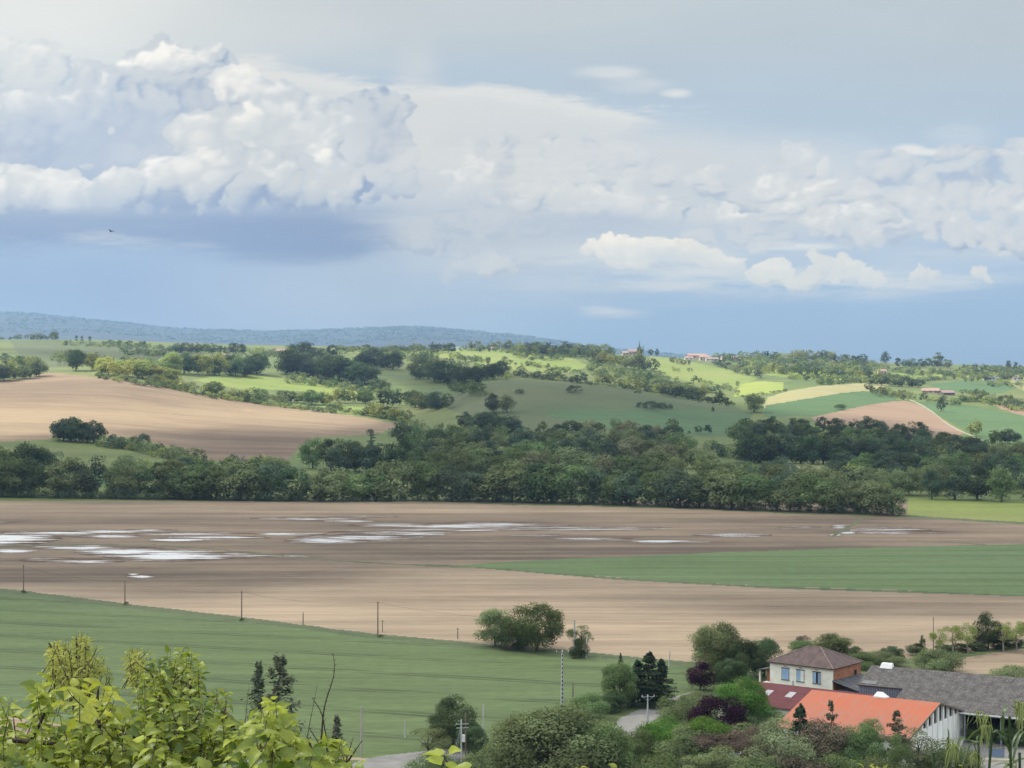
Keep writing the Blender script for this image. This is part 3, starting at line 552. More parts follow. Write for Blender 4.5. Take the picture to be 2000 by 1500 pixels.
# ============================================================ an unseen cloud deck, added to lay shadow on the valley, and the air
HC=1200.0
def build_deck():
    su,sv=-300,620; W_,H_=2700//6,(1560-620)//4
    U_,V_=np.meshgrid(su+np.arange(W_)*6,sv+np.arange(H_)*4)
    T=np.full(U_.shape,1.0)  # wanted sunlight over the ground, later set as the deck's density
    def put(poly,val): T[inpoly(poly,U_,V_)]=val
    put([(-400,850),(0,858),(95,852),(200,848),(330,842),(520,838),(640,846),(740,832),(790,815),(840,790),(850,770),(760,742),(620,712),(560,700),(560,680),(700,678),(800,700),(900,716),(1000,735),(1170,747),(1300,765),(1400,782),(1500,800),(1600,812),(1750,822),(1860,850),(1950,868),(2600,880),(2600,1700),(-400,1700)],.10)
    put([(0,655),(200,664),(420,680),(400,700),(250,708),(130,700),(60,690),(0,690),(-200,690),(-200,640)],.35)
    put([(1775,985),(2500,985),(2500,1006),(1775,1000)],.55)
    put([(-400,1195),(200,1190),(900,1150),(1500,1200),(2600,1190),(2600,1560),(-400,1560)],.30)
    put([(-400,975),(2600,985),(2600,1075),(-400,1030)],.22)
    Tn=vnoise(U_*1.,V_*2.5,90,51)*.25*(T<.6); T=np.clip(T+Tn,.03,1)
    def bl(a,n,ax):
        k=np.ones(n)/n; return np.apply_along_axis(lambda r:np.convolve(np.pad(r,n//2,mode='edge'),k,'valid')[:len(r)],ax,a)
    T=bl(bl(T,7,1),3,0); T=bl(bl(T,5,1),3,0)
    def Tat(X,Y,Z):
        U=1000+X*F/Y; V=HV+(CAMH-Z)*F/Y
        i=np.clip((U-su)/6,0,W_-1.01); j=np.clip((V-sv)/4,0,H_-1.01); a=i.astype(int); b=j.astype(int); f=i-a; g=j-b
        t=T[b,a]*(1-f)*(1-g)+T[b,a+1]*f*(1-g)+T[b+1,a]*(1-f)*g+T[b+1,a+1]*f*g
        far=np.clip((Y-2300)/300,0,1); t=t*(1-far)+far
        side=np.clip((np.abs(U-1000)-1250)/500,0,1); return t*(1-side*.0)
    gx=np.arange(-1500,1701,22.); gy=np.arange(-420,2760,22.)
    A,B=np.meshgrid(gx,gy,indexing='ij'); s=SUN
    zg=np.full(A.shape,10.)
    for k in range(3): zg=gzx(A,np.maximum(B,160))
    T_=Tat(A,np.maximum(B,160.),zg)
    near=B<160; T_=np.where(near,.45,T_)
    # feather out at the rim of the deck
    rim=np.minimum.reduce([(A+1500)/200,(1700-A)/200,(B+420)/150,(2738-B)/200]); rim=np.clip(rim,0,1)
    D=(1-T_)*rim
    PX=A+s.x/s.z*(HC-zg); PY=B+s.y/s.z*(HC-zg); Zt=HC+14*D+vnoise(A,B,70,52)*16*D; Zb=HC-26*D+vnoise(A,B,60,53)*14*D-.5
    n=A.size; i=np.arange(n).reshape(A.shape)
    q=np.stack([i[:-1,:-1],i[1:,:-1],i[1:,1:],i[:-1,1:]],-1).reshape(-1,4)
    Df=D.ravel(); keep=(Df[q].max(1)>.01); q=q[keep]
    Vt=np.stack([PX,PY,Zt],-1).reshape(-1,3); Vb=np.stack([PX,PY,Zb],-1).reshape(-1,3)
    faces=np.concatenate([q,q[:,::-1]+n])
    m,N,L,o=newmat('added_shade_cloud'); b=NB(N,L)
    # each skin of the cloud lets the square root of the light through
    al=b.m('SUBTRACT',1.,b.m('POWER',b.m('SUBTRACT',1.,b.attr('dens'),clamp=True),.5))
    tr=N.new('ShaderNodeBsdfTransparent'); df=N.new('ShaderNodeBsdfDiffuse'); tl=N.new('ShaderNodeBsdfTranslucent')
    df.inputs[0].default_value=(.93,.94,.95,1); tl.inputs[0].default_value=(.95,.96,.97,1)
    a=N.new('ShaderNodeMixShader'); a.inputs[0].default_value=.6; L.new(df.outputs[0],a.inputs[1]); L.new(tl.outputs[0],a.inputs[2])
    c=N.new('ShaderNodeMixShader'); L.new(al,c.inputs[0]); L.new(tr.outputs[0],c.inputs[1]); L.new(a.outputs[0],c.inputs[2]); L.new(c.outputs[0],o.inputs[0])
    me=mesh_np('shade_cloud_mesh',np.concatenate([Vt,Vb]),faces,m,{'dens':np.concatenate([Df,Df])},smooth=True)
    tag(obj('shade_clouds',me),'unseen cloud deck added to shade the valley',None,None,'stuff')
build_deck()
def build_haze():
    mb=MB(); mb.box(-16000,16000,-700,17500,-62,HAZE_TOP); m,N,L,o=newmat('air')
    v=N.new('ShaderNodeVolumePrincipled'); v.inputs['Color'].default_value=(.32,.49,.76,1); v.inputs['Density'].default_value=HAZE; v.inputs['Anisotropy'].default_value=.3
    L.new(v.outputs[0],o.inputs['Volume'])
    h=mb.build('haze',m); tag(h,'pale blue haze in the air over the valley',None,None,'stuff')
build_haze()
# ============================================================ foliage
def leaf_mat(name,c,var=.25,trans=.36,rough=.6,hue=.03,dead=None):
    m,N,L,o=newmat(name); b=NB(N,L)
    oi=N.new('ShaderNodeObjectInfo'); t=b.attr('tint')
    h=N.new('ShaderNodeHueSaturation'); h.inputs['Color'].default_value=(*c,1)
    L.new(b.rng(oi.outputs['Random'],0,1,.5-hue,.5+hue*.8),h.inputs['Hue']); L.new(b.m('MULTIPLY',b.rng(oi.outputs['Random'],0,1,1-var*1.25,1+var*1.35),b.rng(t,0,1,.62,1.42)),h.inputs['Value'])
    col=h.outputs[0]
    d=N.new('ShaderNodeBsdfDiffuse'); L.new(col,d.inputs[0]); tl=N.new('ShaderNodeBsdfTranslucent'); L.new(b.mix(.5,col,(c[0]*1.3,c[1]*1.4,c[2]*.6)),tl.inputs[0])
    mx=N.new('ShaderNodeMixShader'); mx.inputs[0].default_value=trans; L.new(d.outputs[0],mx.inputs[1]); L.new(tl.outputs[0],mx.inputs[2])
    L.new(mx.outputs[0],o.inputs[0]); return m
LM={'dark':leaf_mat('dark_leaves',(.064,.092,.043)),'mid':leaf_mat('mid_green_leaves',(.116,.162,.066)),'olive':leaf_mat('olive_leaves',(.146,.176,.082)),
'grey':leaf_mat('grey_green_leaves',(.172,.208,.100)),'light':leaf_mat('light_leaves',(.235,.265,.090)),'yellow':leaf_mat('yellow_green_leaves',(.36,.37,.12),.15),
'pinkish':leaf_mat('buff_spring_leaves',(.185,.185,.105),.15),'blue':leaf_mat('bluish_dark_leaves',(.078,.108,.066)),'fresh':leaf_mat('fresh_green_leaves',(.085,.15,.03),.1),
'purple':leaf_mat('copper_purple_leaves',(.030,.011,.022),.08,.12,hue=.005),'conifer':leaf_mat('conifer_needles',(.034,.056,.030),.12,.1),'pine':leaf_mat('pine_needles',(.100,.115,.070),.1,.1),
'white':leaf_mat('pale_blossom_leaves',(.20,.22,.12),.1),'brown':leaf_mat('brown_budding_twigs',(.115,.095,.068),.1,.2),'grass':leaf_mat('tall_grass_leaves',(.13,.17,.07),.1)}
mb_,N,L,o_=newmat('bark'); b=NB(N,L); b.bsdf(o_,b.mix(b.noise(b.obc((30,30,4)),1.,3),(.05,.042,.032),(.12,.10,.08)),.9,.1); BARK=mb_
mb2,N,L,o_=newmat('pale_bark'); b=NB(N,L); b.bsdf(o_,b.mix(b.noise(b.obc((30,30,4)),1.,3),(.17,.15,.12),(.27,.25,.2)),.9,.1); PBARK=mb2
def unit(n,r): v=r.standard_normal((n,3)); return v/np.linalg.norm(v,axis=1,keepdims=True)
def cards(C,Nn,S,T,r,asp=.62):
    n=len(C); a=unit(n,r); t=np.cross(Nn,a); t/=np.maximum(np.linalg.norm(t,axis=1,keepdims=True),1e-6); bt=np.cross(Nn,t); s=S[:,None]
    V=np.stack([C-t*s,C+bt*s*asp-Nn*s*.25,C+t*s,C-bt*s*asp-Nn*s*.15],1).reshape(-1,3)
    return V,np.arange(4*n).reshape(n,4),np.repeat(T,4)
SH={ # center z, radii, clump count, clump radius, lowest z
'round':(.51,(.44,.44,.47),36,(.13,.20),.0),'wide':(.50,(.56,.56,.46),40,(.13,.20),.0),'oval':(.51,(.30,.30,.47),30,(.10,.16),.0),'tall':(.52,(.23,.23,.46),26,(.08,.13),.02),
'poplar':(.52,(.095,.095,.47),20,(.05,.08),.04),'bush':(.42,(.62,.62,.50),22,(.18,.28),.0),'airy':(.62,(.36,.36,.34),15,(.09,.15),.25),'dome':(.50,(.60,.60,.46),34,(.11,.18),.0),'spindle':(.5,(.20,.20,.48),20,(.07,.12),.03),
'lowbush':(.35,(.8,.8,.55),20,(.2,.3),.0)}
def crown_np(shape,seed,n,s,top=.0):
    r=np.random.default_rng(seed); cz,R,k,(c0,c1),lo=SH[shape]; R=np.array(R)
    d=unit(k*3,r); q=r.uniform(.45,1,(k*3,1))**.5; P=d*q*R*.86; P[:,2]+=cz; P=P[P[:,2]>lo+.05][:k]; k=len(P)
    if shape in('round','wide','dome'): P[:,:2]*=(1-.22*np.clip((P[:,2:3]-cz)/R[2],0,1))
    P+=r.normal(0,.025,P.shape)
    cr=r.uniform(c0,c1,k); ti=np.clip(r.normal(.5,.22,k),0,1); w=cr**2; w/=w.sum(); a=r.choice(k,n,p=w)
    dd=unit(n,r); dd[:,2]=np.where((dd[:,2]<-.25)&(r.random(n)<.6),-dd[:,2],dd[:,2]); rad=r.uniform(.5,1.06,n)**.6*(1+.10*r.standard_normal(n))
    C=P[a]+dd*cr[a][:,None]*rad[:,None]*np.array([1,1,.88]); 
    ctr=np.array([0,0,cz-.1]); out=(C-ctr)/np.linalg.norm(C-ctr,axis=1,keepdims=True)
    Nn=dd*.75+out*.35+r.standard_normal((n,3))*.42+np.array([0,0,.15]); Nn/=np.linalg.norm(Nn,axis=1,keepdims=True)
    T=np.clip(ti[a]+r.normal(0,.16,n),0,1); S=s*r.uniform(.6,1.35,n)
    # stray twigs beyond the clumps
    m=int(n*.05); j=r.choice(n,m); C[j]+=out[j]*r.uniform(.02,.07,(m,1)); S[j]*=.7
    C=C[C[:,2]>lo*.5+.0] if False else C
    C[:,2]=np.maximum(C[:,2],lo*.3+.01)
    return cards(C,Nn,S,T,r)
def conifer_np(seed,n,s,wid=.30,tiers=11,droop=.30,ragged=.3):
    """whorls of drooping boughs, each bough a spray of needles"""
    r=np.random.default_rng(seed); C=[];Nn=[];T=[]; nb=tiers*9; per=max(6,n//nb)
    for i in range(nb):
        z=((i//9)+r.uniform(.1,.9))/tiers; L_=wid*(1-z)**.8*r.uniform(1-ragged,1.15)+.015; a=i*2.4+r.normal(0,.3); d=np.array([math.cos(a),math.sin(a),0]); side=np.array([-d[1],d[0],0]); tt=np.clip(r.normal(.5,.22),0,1)
        q=r.uniform(.1,1,per)**.6; w=r.normal(0,.30,per)*L_*(.35+q*.6); P=d*(q*L_)[:,None]+side*w[:,None]; P[:,2]=.07+.92*z-droop*q*L_+.10*L_*q**3+r.normal(0,.012,per); C.append(P)
        v=d*.45+np.array([0,0,.9])+r.normal(0,.35,(per,3)); Nn.append(v/np.linalg.norm(v,axis=1,keepdims=True)); T.append(np.clip(tt+r.normal(0,.12,per),0,1))
    C=np.concatenate(C); C[:,2]=np.maximum(C[:,2],.01); k=len(C); return cards(C,np.concatenate(Nn),s*r.uniform(.6,1.3,k),np.concatenate(T),r,.5)
def trunk_mb(seed,h=.62,r0=.024,limbs=5,lean=.0,spread=.22,z0=.25):
    R_=random.Random(seed); m=MB(); p=[(0,0,-.04)]
    for i in range(1,6): p.append((R_.uniform(-.012,.012)*i+lean*i/5,R_.uniform(-.012,.012)*i,h*i/5))
    m.tube(p,[r0*1.25,r0,r0*.85,r0*.66,r0*.45,r0*.2],7)
    for k in range(limbs):
        t=R_.uniform(z0/h,.85); i=min(int(t*5),4); f=t*5-i; b0=Vector(p[i]).lerp(Vector(p[i+1]),f); a=k*2.4+R_.uniform(-.4,.4); L_=spread*R_.uniform(.7,1.2)
        e=b0+Vector((math.cos(a)*L_,math.sin(a)*L_,L_*R_.uniform(.5,1.2))); md=b0.lerp(e,.5)+Vector((0,0,-.02)); m.tube([b0,md,e],[r0*.5,r0*.3,r0*.1],5)
    return m
PROTO={}
def proto(key,shape,seed,n,s,kind='tree',**k):
    if kind=='conifer': V,Fc,T=conifer_np(seed,n,s,**k)
    else: V,Fc,T=crown_np(shape,seed,n,s)
    cm=mesh_np('crown',V,Fc,LM['mid'],{'tint':T})
    tm=None
    if kind!='bush':
        z={'airy':.75,'poplar':.8,'tall':.7}.get(shape,.6); t=trunk_mb(seed,h=.9 if kind=='conifer' else z,r0=.018 if kind=='conifer' else .024,limbs=0 if kind=='conifer' else 5)
        me=bpy.data.meshes.new('trunk'); me.from_pydata(t.v,[],t.f); me.materials.append(BARK); tm=me
    PROTO[key]=(cm,tm)
# middle-distance trees: about 0.4 m leaf sprays; far ones coarser
for i in range(4):
    proto(f'round{i}','round',10+i,3600,.026); 
    proto(f'wide{i}','wide',20+i,4000,.028)
for i in range(3):
    proto(f'oval{i}','oval',30+i,2800,.022); proto(f'tall{i}','tall',40+i,2200,.021); proto(f'airy{i}','airy',60+i,900,.020)
    proto(f'bush{i}','bush',50+i,1800,.034,kind='bush'); proto(f'dome{i}','dome',70+i,3000,.028,kind='bush')
proto('poplar0','poplar',80,1300,.015); proto('poplar1','poplar',81,1300,.015); proto('spindle0','spindle',82,1500,.018,kind='bush')
proto('cone0','',90,1500,.020,kind='conifer'); proto('low0','lowbush',91,1500,.04,kind='bush'); proto('low1','lowbush',92,1500,.04,kind='bush')
# near trees, seen 50 to 150 pixels tall
for i in range(3): proto(f'nround{i}','round',110+i,14000,.0150)
for i in range(2): proto(f'nwide{i}','wide',120+i,16000,.0155); proto(f'ndome{i}','dome',130+i,14000,.017,kind='bush'); proto(f'nbush{i}','bush',140+i,10000,.020,kind='bush'); proto(f'nairy{i}','airy',150+i,4200,.0125)
proto('ncone0','',160,9000,.015,kind='conifer',wid=.28); proto('ncone1','',161,9000,.015,kind='conifer',wid=.28,ragged=.6,tiers=9); proto('npine','',162,5000,.014,kind='conifer',wid=.30,tiers=7,droop=-.1,ragged=.6); proto('nspindle0','',164,3000,.013,kind='conifer',wid=.17,tiers=13,droop=-.35,ragged=.85); proto('nspindle1','',165,3400,.013,kind='conifer',wid=.19,tiers=11,droop=-.35,ragged=.85); proto('noval','oval',163,9000,.012)
def place(name,key,mat,loc,h,w,label,cat,group,parts=True,rz=None,bark=None):
    cm,tm=PROTO[key]; rz=random.uniform(0,6.28) if rz is None else rz
    key_shape=key.rstrip('0123456789').lstrip('n'); natural={'round':.95,'wide':1.2,'oval':.64,'tall':.46,'poplar':.2,'bush':1.3,'airy':.78,'dome':1.28,'spindle':.30,'cone':.56,'low':1.75,'pine':.56}.get(key_shape,.8)
    sx=(w/h)/natural
    def leafobj(nm,par):
        o=obj(nm,cm,par); o.material_slots[0].link='OBJECT'; o.material_slots[0].material=LM[mat]; return o
    if tm is None or not parts:
        o=leafobj(name,None); o.location=loc; o.rotation_euler=(0,0,rz); o.scale=(h*sx,h*sx,h)
    else:
        o=empty(name,loc,rz); o.scale=(h*sx,h*sx,h); leafobj('crown',o); t=obj('trunk',tm,o)
        if bark: t.material_slots[0].link='OBJECT'; t.material_slots[0].material=bark
    tag(o,label,cat,group); return o
def ordn(i): return {1:'first',2:'second',3:'third',4:'fourth',5:'fifth',6:'sixth',7:'seventh',8:'eighth',9:'ninth',10:'tenth',11:'eleventh',12:'twelfth'}.get(i,f"{i}{'th' if i%100 in(11,12,13) else {1:'st',2:'nd',3:'rd'}.get(i%10,'th')}")
COLW={'dark':'dark','mid':'green','olive':'olive','grey':'greyish','light':'pale','yellow':'yellowish','pinkish':'buff','blue':'bluish','fresh':'bright','purple':'purple','conifer':'dark','pine':'grey-brown','white':'pale','brown':'brownish'}
SHW={'round':'round','wide':'broad','oval':'oval','tall':'narrow','airy':'thin-leaved','bush':'bushy','dome':'domed','poplar':'columnar','spindle':'spindle-shaped','cone':'pointed','low':'low'}
def name_of(key):
    k=key.rstrip('0123456789').lstrip('n') if not key.startswith('n') else key[1:].rstrip('0123456789')
    return {'poplar':('poplar_tree','poplar'),'bush':('bush','bush'),'low':('bush','bush'),'spindle':('cypress_tree','tree'),'cone':('conifer_tree','conifer'),'pine':('pine_tree','pine')}.get(k,('leafy_tree','tree')),k
RR=random.Random(11); PEND=[]
def row(pts,spacing,hr,pal,keys,where,group,jit=3.,wf=(.95,1.4),parts=True,scaleY=None):
    """trees along a line of photo positions (base of each tree), sized in photo pixels"""
    L_=[]; 
    seg=[0]
    for a,b in zip(pts,pts[1:]): seg.append(seg[-1]+math.hypot(b[0]-a[0],b[1]-a[1]))
    n=max(1,round(seg[-1]/spacing)); items=[]
    for i in range(n):
        s=(i+.5+RR.uniform(-.28,.28))/n*seg[-1]; k=max(j for j in range(len(seg)-1) if seg[j]<=s or j==0); f=(s-seg[k])/max(seg[k+1]-seg[k],1e-6)
        u=pts[k][0]+(pts[k+1][0]-pts[k][0])*f; v=pts[k][1]+(pts[k+1][1]-pts[k][1])*f
        items.append((u,v+RR.uniform(-jit,jit)*.5,RR.uniform(*hr)))
    items.sort(); out=[]
    for i,(u,v,hp) in enumerate(items):
        key=RR.choice(keys); mat=RR.choice(pal); p=ray(u,v); h=hp*p.y/F; k2=name_of(key); nat={'round':.95,'wide':1.2,'oval':.64,'tall':.46,'poplar':.2,'bush':1.3,'airy':.78,'dome':1.28,'spindle':.30,'cone':.56,'low':1.75}[k2[1]]
        w=h*nat*RR.uniform(*wf); p.z-=h*.03
        lab=f"{COLW[mat]} {SHW[k2[1]]} {k2[0][1]} {where}, {ordn(i+1)} from left"
        PEND.append((hp*w*F/p.y,k2[0][0],key,mat,p,h,w,lab,k2[0][1],group,parts))
    return out
def solo(u,v,hp,wp,key,mat,label,group=None,parts=True,Y=None,bark=None,keep=None):
    p=ray(u,v) if Y is None else Vector(((u-1000)/F*Y,Y,0))
    if Y is not None: p.z=CAMH-(v-HV)*Y/F
    k2=name_of(key); PEND.append((hp*wp+(0 if keep is None else keep),k2[0][0],key,mat,p,hp*p.y/F,wp*p.y/F,label,k2[0][1],group,parts,bark))
BIG=['round0','round1','round2','round3','wide0','wide1','wide2','wide3','oval0','oval1']; 
MIX=BIG+['oval2','dome0','dome1','dome2']
# the riverside belt behind the wet field
g='trees of the riverside belt'
row([(-30,969),(130,969),(300,973),(600,978),(900,978),(1200,985),(1500,996),(1700,1004),(1768,1007)],39,(62,84),['mid','mid','dark','olive','olive','blue','grey'],MIX,'in the front row of the riverside belt',g,2.5,(1.,1.45))
# second and third rows behind
row([(-30,950),(60,948),(120,945)],26,(62,92),['mid','blue','olive','dark'],['oval0','round1','tall1','oval2'],'behind the belt beside the small meadow',g)
row([(230,935),(280,938),(330,940),(400,942),(470,945),(560,940)],30,(34,52),['mid','blue','grey','dark'],BIG,'between the belt and the small meadow',g)
row([(595,915),(640,918),(700,922),(760,925),(830,925)],28,(52,72),['dark','mid','blue','dark'],BIG,'by the hillside field behind the belt','trees of the valley wood')
W1='trees of the valley wood'
row([(840,940),(1000,940),(1200,945),(1340,950)],36,(58,74),['mid','grey','olive','mid','pinkish'],BIG,'in the second row of the valley wood',W1)
row([(780,905),(900,912),(1050,915),(1200,912),(1380,915)],34,(48,64),['mid','grey','olive','blue','pinkish'],MIX,'in the middle of the valley wood',W1)
row([(770,873),(880,880),(1000,885),(1130,884),(1260,888),(1350,890)],33,(42,56),['mid','blue','grey','dark','olive'],MIX,'towards the back of the valley wood',W1)
row([(1045,862),(1120,858),(1200,856),(1270,862),(1330,870)],30,(34,44),['blue','olive','pinkish','dark'],BIG,'along the upper edge of the valley wood',W1)
row([(1370,965),(1500,975),(1640,985)],40,(60,78),['mid','grey','olive','blue'],BIG,'between belt and long dark wood',W1)
row([(1440,950),(1560,960),(1700,965),(1850,968)],38,(48,66),['mid','grey','olive','blue'],MIX,'in the second row below the long dark wood',W1)
row([(1640,925),(1760,935),(1880,935),(2010,935)],36,(46,60),['mid','grey','blue'],MIX,'under the lower edge of the long dark wood',W1)
row([(1800,975),(1880,977),(1960,979),(2030,980)],42,(58,80),['blue','mid','dark'],['oval0','round2','tall0','oval2','round0'],'behind the bright green field','trees behind the bright field')
row([(1900,905),(1960,905),(2020,905)],36,(36,50),['mid','blue','grey'],BIG,'beside the long dark wood below the green crop','trees behind the bright field')
# the long dark wood on the right
W2='trees of the long dark wood'
row([(1445,905),(1560,905),(1700,908),(1800,910)],25,(56,66),['dark','blue'],['oval0','oval1','round0','round3','round2'],'in the front row of the long dark wood',W2,2)
row([(1430,868),(1560,876),(1700,880),(1840,892),(1900,900)],30,(44,54),['dark','blue','dark','mid'],BIG,'in the middle row of the long dark wood',W2)
row([(1435,848),(1520,846),(1600,848),(1700,850),(1780,858),(1860,876)],30,(32,40),['dark','blue'],BIG,'on the top edge of the long dark wood',W2)
# hedge lines on the left hill
H1='hedgerow trees on the left hill'
row([(110,862),(150,862),(190,866)],12.2,(40,52),['blue','dark'],['round0','oval0','wide1'],'in the dark clump below the hillside field',H1)
row([(205,868),(240,874),(275,880),(320,888)],21.6,(22,36),['blue','mid','dark'],['round1','oval1','dome0'],'in the hedge below the hillside field',H1)
row([(335,895),(375,903),(400,908)],23.0,(16,34),['mid','grey'],['round2','dome1'],'at the low end of the meadow hedge',H1)
row([(-10,745),(25,742),(60,738),(85,732)],11.5,(24,40),['olive','blue','light','mid'],MIX,'in the clump topping the hillside field',H1)
row([(0,722),(40,716),(80,712)],15.8,(16,24),['light','olive','mid'],['round0','dome0','wide1'],'in the upper clump at the ridge end',H1)
solo(148,724,46,42,'round3','dark','dark round tree at the head of the long light hedge',H1)
solo(182,724,38,40,'wide0','light','sunlit broad tree beside the dark round tree at the hedge head',H1)
row([(195,732),(230,735),(270,738),(310,744),(350,752)],12.2,(30,40),['yellow','light','yellow','light'],['wide1','dome0','round1','wide2'],'in the sunlit hedge above the hillside field',H1)
row([(290,750),(330,756),(380,768)],10.8,(16,24),['light','grey','light'],['round0','wide2','dome1'],'along the field side of the sunlit hedge',H1)
row([(325,728),(370,730),(420,733),(470,735),(510,728)],14.4,(34,46),['mid','olive','dark','light'],MIX,'in the grove around the white farmhouse',H1)
row([(400,772),(450,780),(520,788),(560,792)],12.2,(18,34),['light','mid','grey','olive'],MIX,'in the hedge above the middle of the hillside field',H1)
row([(545,786),(600,788),(640,792),(650,794)],14.4,(24,32),['mid','dark','light'],MIX,'in the hedge by the small bright paddock',H1)
row([(650,788),(690,786),(720,790)],13.0,(26,34),['mid','light'],MIX,'between the paddock and the sunlit meadow',H1)
solo(662,801,15,15,'round2','light','small bright lone tree in the paddock',H1)
row([(720,812),(745,815),(780,822),(800,826)],10.8,(24,32),['light','mid','grey'],MIX,'at the tip of the hillside field',H1)
H2='trees on the dark middle slope'
row([(560,730),(600,735),(640,740),(690,748),(720,752)],13.7,(40,54),['dark','blue','dark'],BIG,'in the dark line above the sunlit meadow',H2)
row([(700,716),(740,718),(775,724)],13.7,(28,40),['dark','blue'],['round0','round3','wide1'],'in the dark group under the far meadow',H2)
row([(730,762),(755,768)],11.5,(22,30),['blue','mid'],['round1','dome0'],'at the end of the dark line',H2)
row([(740,795),(780,792),(830,798),(880,800)],15.8,(30,38),['blue','grey','dark'],BIG,'in the shaded hedge above the wood',H2)
row([(815,738),(850,745),(880,750),(930,755)],13.7,(34,48),['dark','dark','blue','olive'],BIG,'in the dark grove beside the middle hill',H2)
row([(880,768),(920,770),(940,768)],14.4,(26,34),['blue','mid'],['round2','wide2','round0'],'at the foot of the dark grove',H2)
row([(945,742),(985,736)],13.0,(30,38),['blue','dark'],['round3','wide0'],'above the dark grove on the crest',H2)
solo(962,806,40,38,'wide3','blue','broad grey-green tree standing alone low on the middle hill',H2)
solo(990,806,36,36,'round1','grey','round tree touching the broad tree low on the middle hill',H2)
row([(900,838),(980,850),(1020,850)],18.7,(34,46),['blue','dark'],BIG,'where the middle hill meets the wood',H2)
solo(1122,766,14,40,'low0','dark','low dark scrub patch high on the middle hill',H2)
solo(1015,768,9,24,'low1','dark','small dark scrub patch near the grove on the middle hill',H2)
solo(1245,768,5,18,'low1','dark','tiny dark scrub tuft on the middle hill',H2)
row([(1245,796),(1265,797),(1280,797),(1300,798)],10.8,(10,19),['blue','dark'],['low0','bush0','round1'],'in the island of scrub on the middle hill',H2)
solo(1307,799,12,16,'bush1','blue','small dark bush right of the scrub island on the middle hill',H2)
solo(1392,805,11,9,'round1','dark','small dark tree on the lower edge of the middle hill',H2)
H3='trees around the green crop'
solo(1315,842,26,34,'wide1','mid','broad tree on the green crop above the wood',H3)
solo(1364,847,17,18,'round2','blue','left one of two small round trees by the green crop',H3)
solo(1383,847,19,17,'oval1','blue','right one of two small round trees by the green crop',H3)
solo(1346,847,6,9,'low0','dark','tiny bush beside the two small round trees',H3)
row([(1290,772),(1320,777),(1350,782),(1390,790),(1425,795)],12.2,(14,28),['dark','blue','dark'],['round0','round3','wide2','oval1'],'along the crest line of the middle hill','trees on the crest of the middle hill')
row([(1000,736),(1035,738),(1100,744),(1150,750)],13.7,(12,24),['dark','blue','mid'],['round0','round3','wide2','dome0'],'on the shaded crest of the middle hill','trees on the crest of the middle hill')
solo(1473,806,38,48,'wide2','grey','broad ivy-grey tree at the right foot of the middle hill',H3)
H4='trees on the far right hill'
solo(1838,804,30,25,'round0','blue','dark lone tree on the right green crop below the farm',H4)
solo(1905,852,34,34,'round3','light','sunlit round tree beside the pale track',H4)
row([(1930,868),(1955,868),(1975,866)],18,(22,32),['mid','blue'],BIG,'near the end of the pale track',H4)
solo(1641,800,12,30,'bush2','dark','dark bush between green crop and pinkish field',H4)
solo(1695,762,15,16,'round2','dark','small dark round tree on the stubble field',H4)
solo(725,884,50,17,'poplar0','blue','columnar poplar standing over the trees by the hillside field','poplars')
# ---- ridge line and the far sunlit slopes
SM=MIX+['bush0','bush1']
FG='trees on the far ridge'
row([(-10,660),(60,664),(110,664)],10.8,(7,16),['dark','mid','olive'],SM,'on the left ridge line',FG,1,parts=False)
solo(107,666,20,20,'round0','mid','largest round tree on the left ridge line',FG,False)
for i,u in enumerate((150,160,176)): solo(u,668,15-i,5,'spindle0','dark',('first','second','third')[i]+' slim cypress on the left ridge line',FG,False)
row([(200,672),(240,674),(290,678)],10.1,(7,13),['dark','blue'],SM,'in the low hedge on the left ridge',FG,1,parts=False)
row([(335,688),(380,690),(410,690),(440,690),(480,692)],11.5,(14,24),['mid','blue','dark'],SM,'on the ridge behind the white farmhouse',FG,1,parts=False)
row([(560,694),(620,702),(655,702)],13.0,(22,34),['dark','dark','blue'],BIG,'in the tall dark group on the left ridge',FG,1,parts=False)
row([(655,686),(720,688),(780,688),(830,684)],7.9,(12,18),['mid','grey','olive'],SM,'in the tree row behind the far meadow',FG,1,parts=False)
row([(840,690),(870,688),(890,690)],10.8,(14,24),['dark','blue'],BIG,'in the dark cluster on the far meadow',FG,1,parts=False)
row([(915,684),(960,684),(1010,684)],10.1,(10,22),['mid','grey','olive'],SM,'on the middle ridge',FG,1,parts=False)
row([(1015,692),(1050,694),(1100,696),(1150,696),(1185,696)],10.1,(18,30),['grey','mid','light','blue'],BIG,'in the grove left of the church',FG,1,parts=False)
row([(1160,712),(1200,716),(1250,724),(1280,728)],13.0,(20,34),['grey','light','grey','blue'],BIG,'on the slope below the church',FG,1,parts=False)
solo(1250,722,46,22,'oval0','grey','tall grey-green tree right below the church spire',FG,False)
solo(1271,696,15,11,'oval1','dark','left one of two dark cypresses right of the church',FG,False)
solo(1283,697,17,8,'oval2','dark','right one of two dark cypresses right of the church',FG,False)
row([(1160,748),(1200,752),(1240,760),(1300,768),(1380,776)],12.2,(14,26),['light','grey','light','mid'],SM,'in the light scrub behind the middle hill crest',FG,1,parts=False)
row([(1305,706),(1330,712),(1350,714)],10.1,(10,14),['mid','grey'],SM,'below the pink village houses',FG,1,parts=False)
row([(1395,714),(1420,722),(1445,732),(1490,740)],10.8,(14,24),['grey','blue','mid'],SM,'in the hedge right of the village meadow',FG,1,parts=False)
solo(1384,690,9,6,'cone0','dark','small dark conifer beside the pink village house',FG,False)
row([(1460,700),(1500,702),(1540,704),(1600,706),(1650,708),(1690,710)],9.4,(14,24),['grey','light','mid','blue'],SM,'on the ridge right of the village',FG,1,parts=False)
row([(1480,728),(1520,730),(1580,734),(1640,736),(1700,738)],11.5,(14,24),['grey','mid','blue','light'],SM,'on the slope right of the village',FG,1,parts=False)
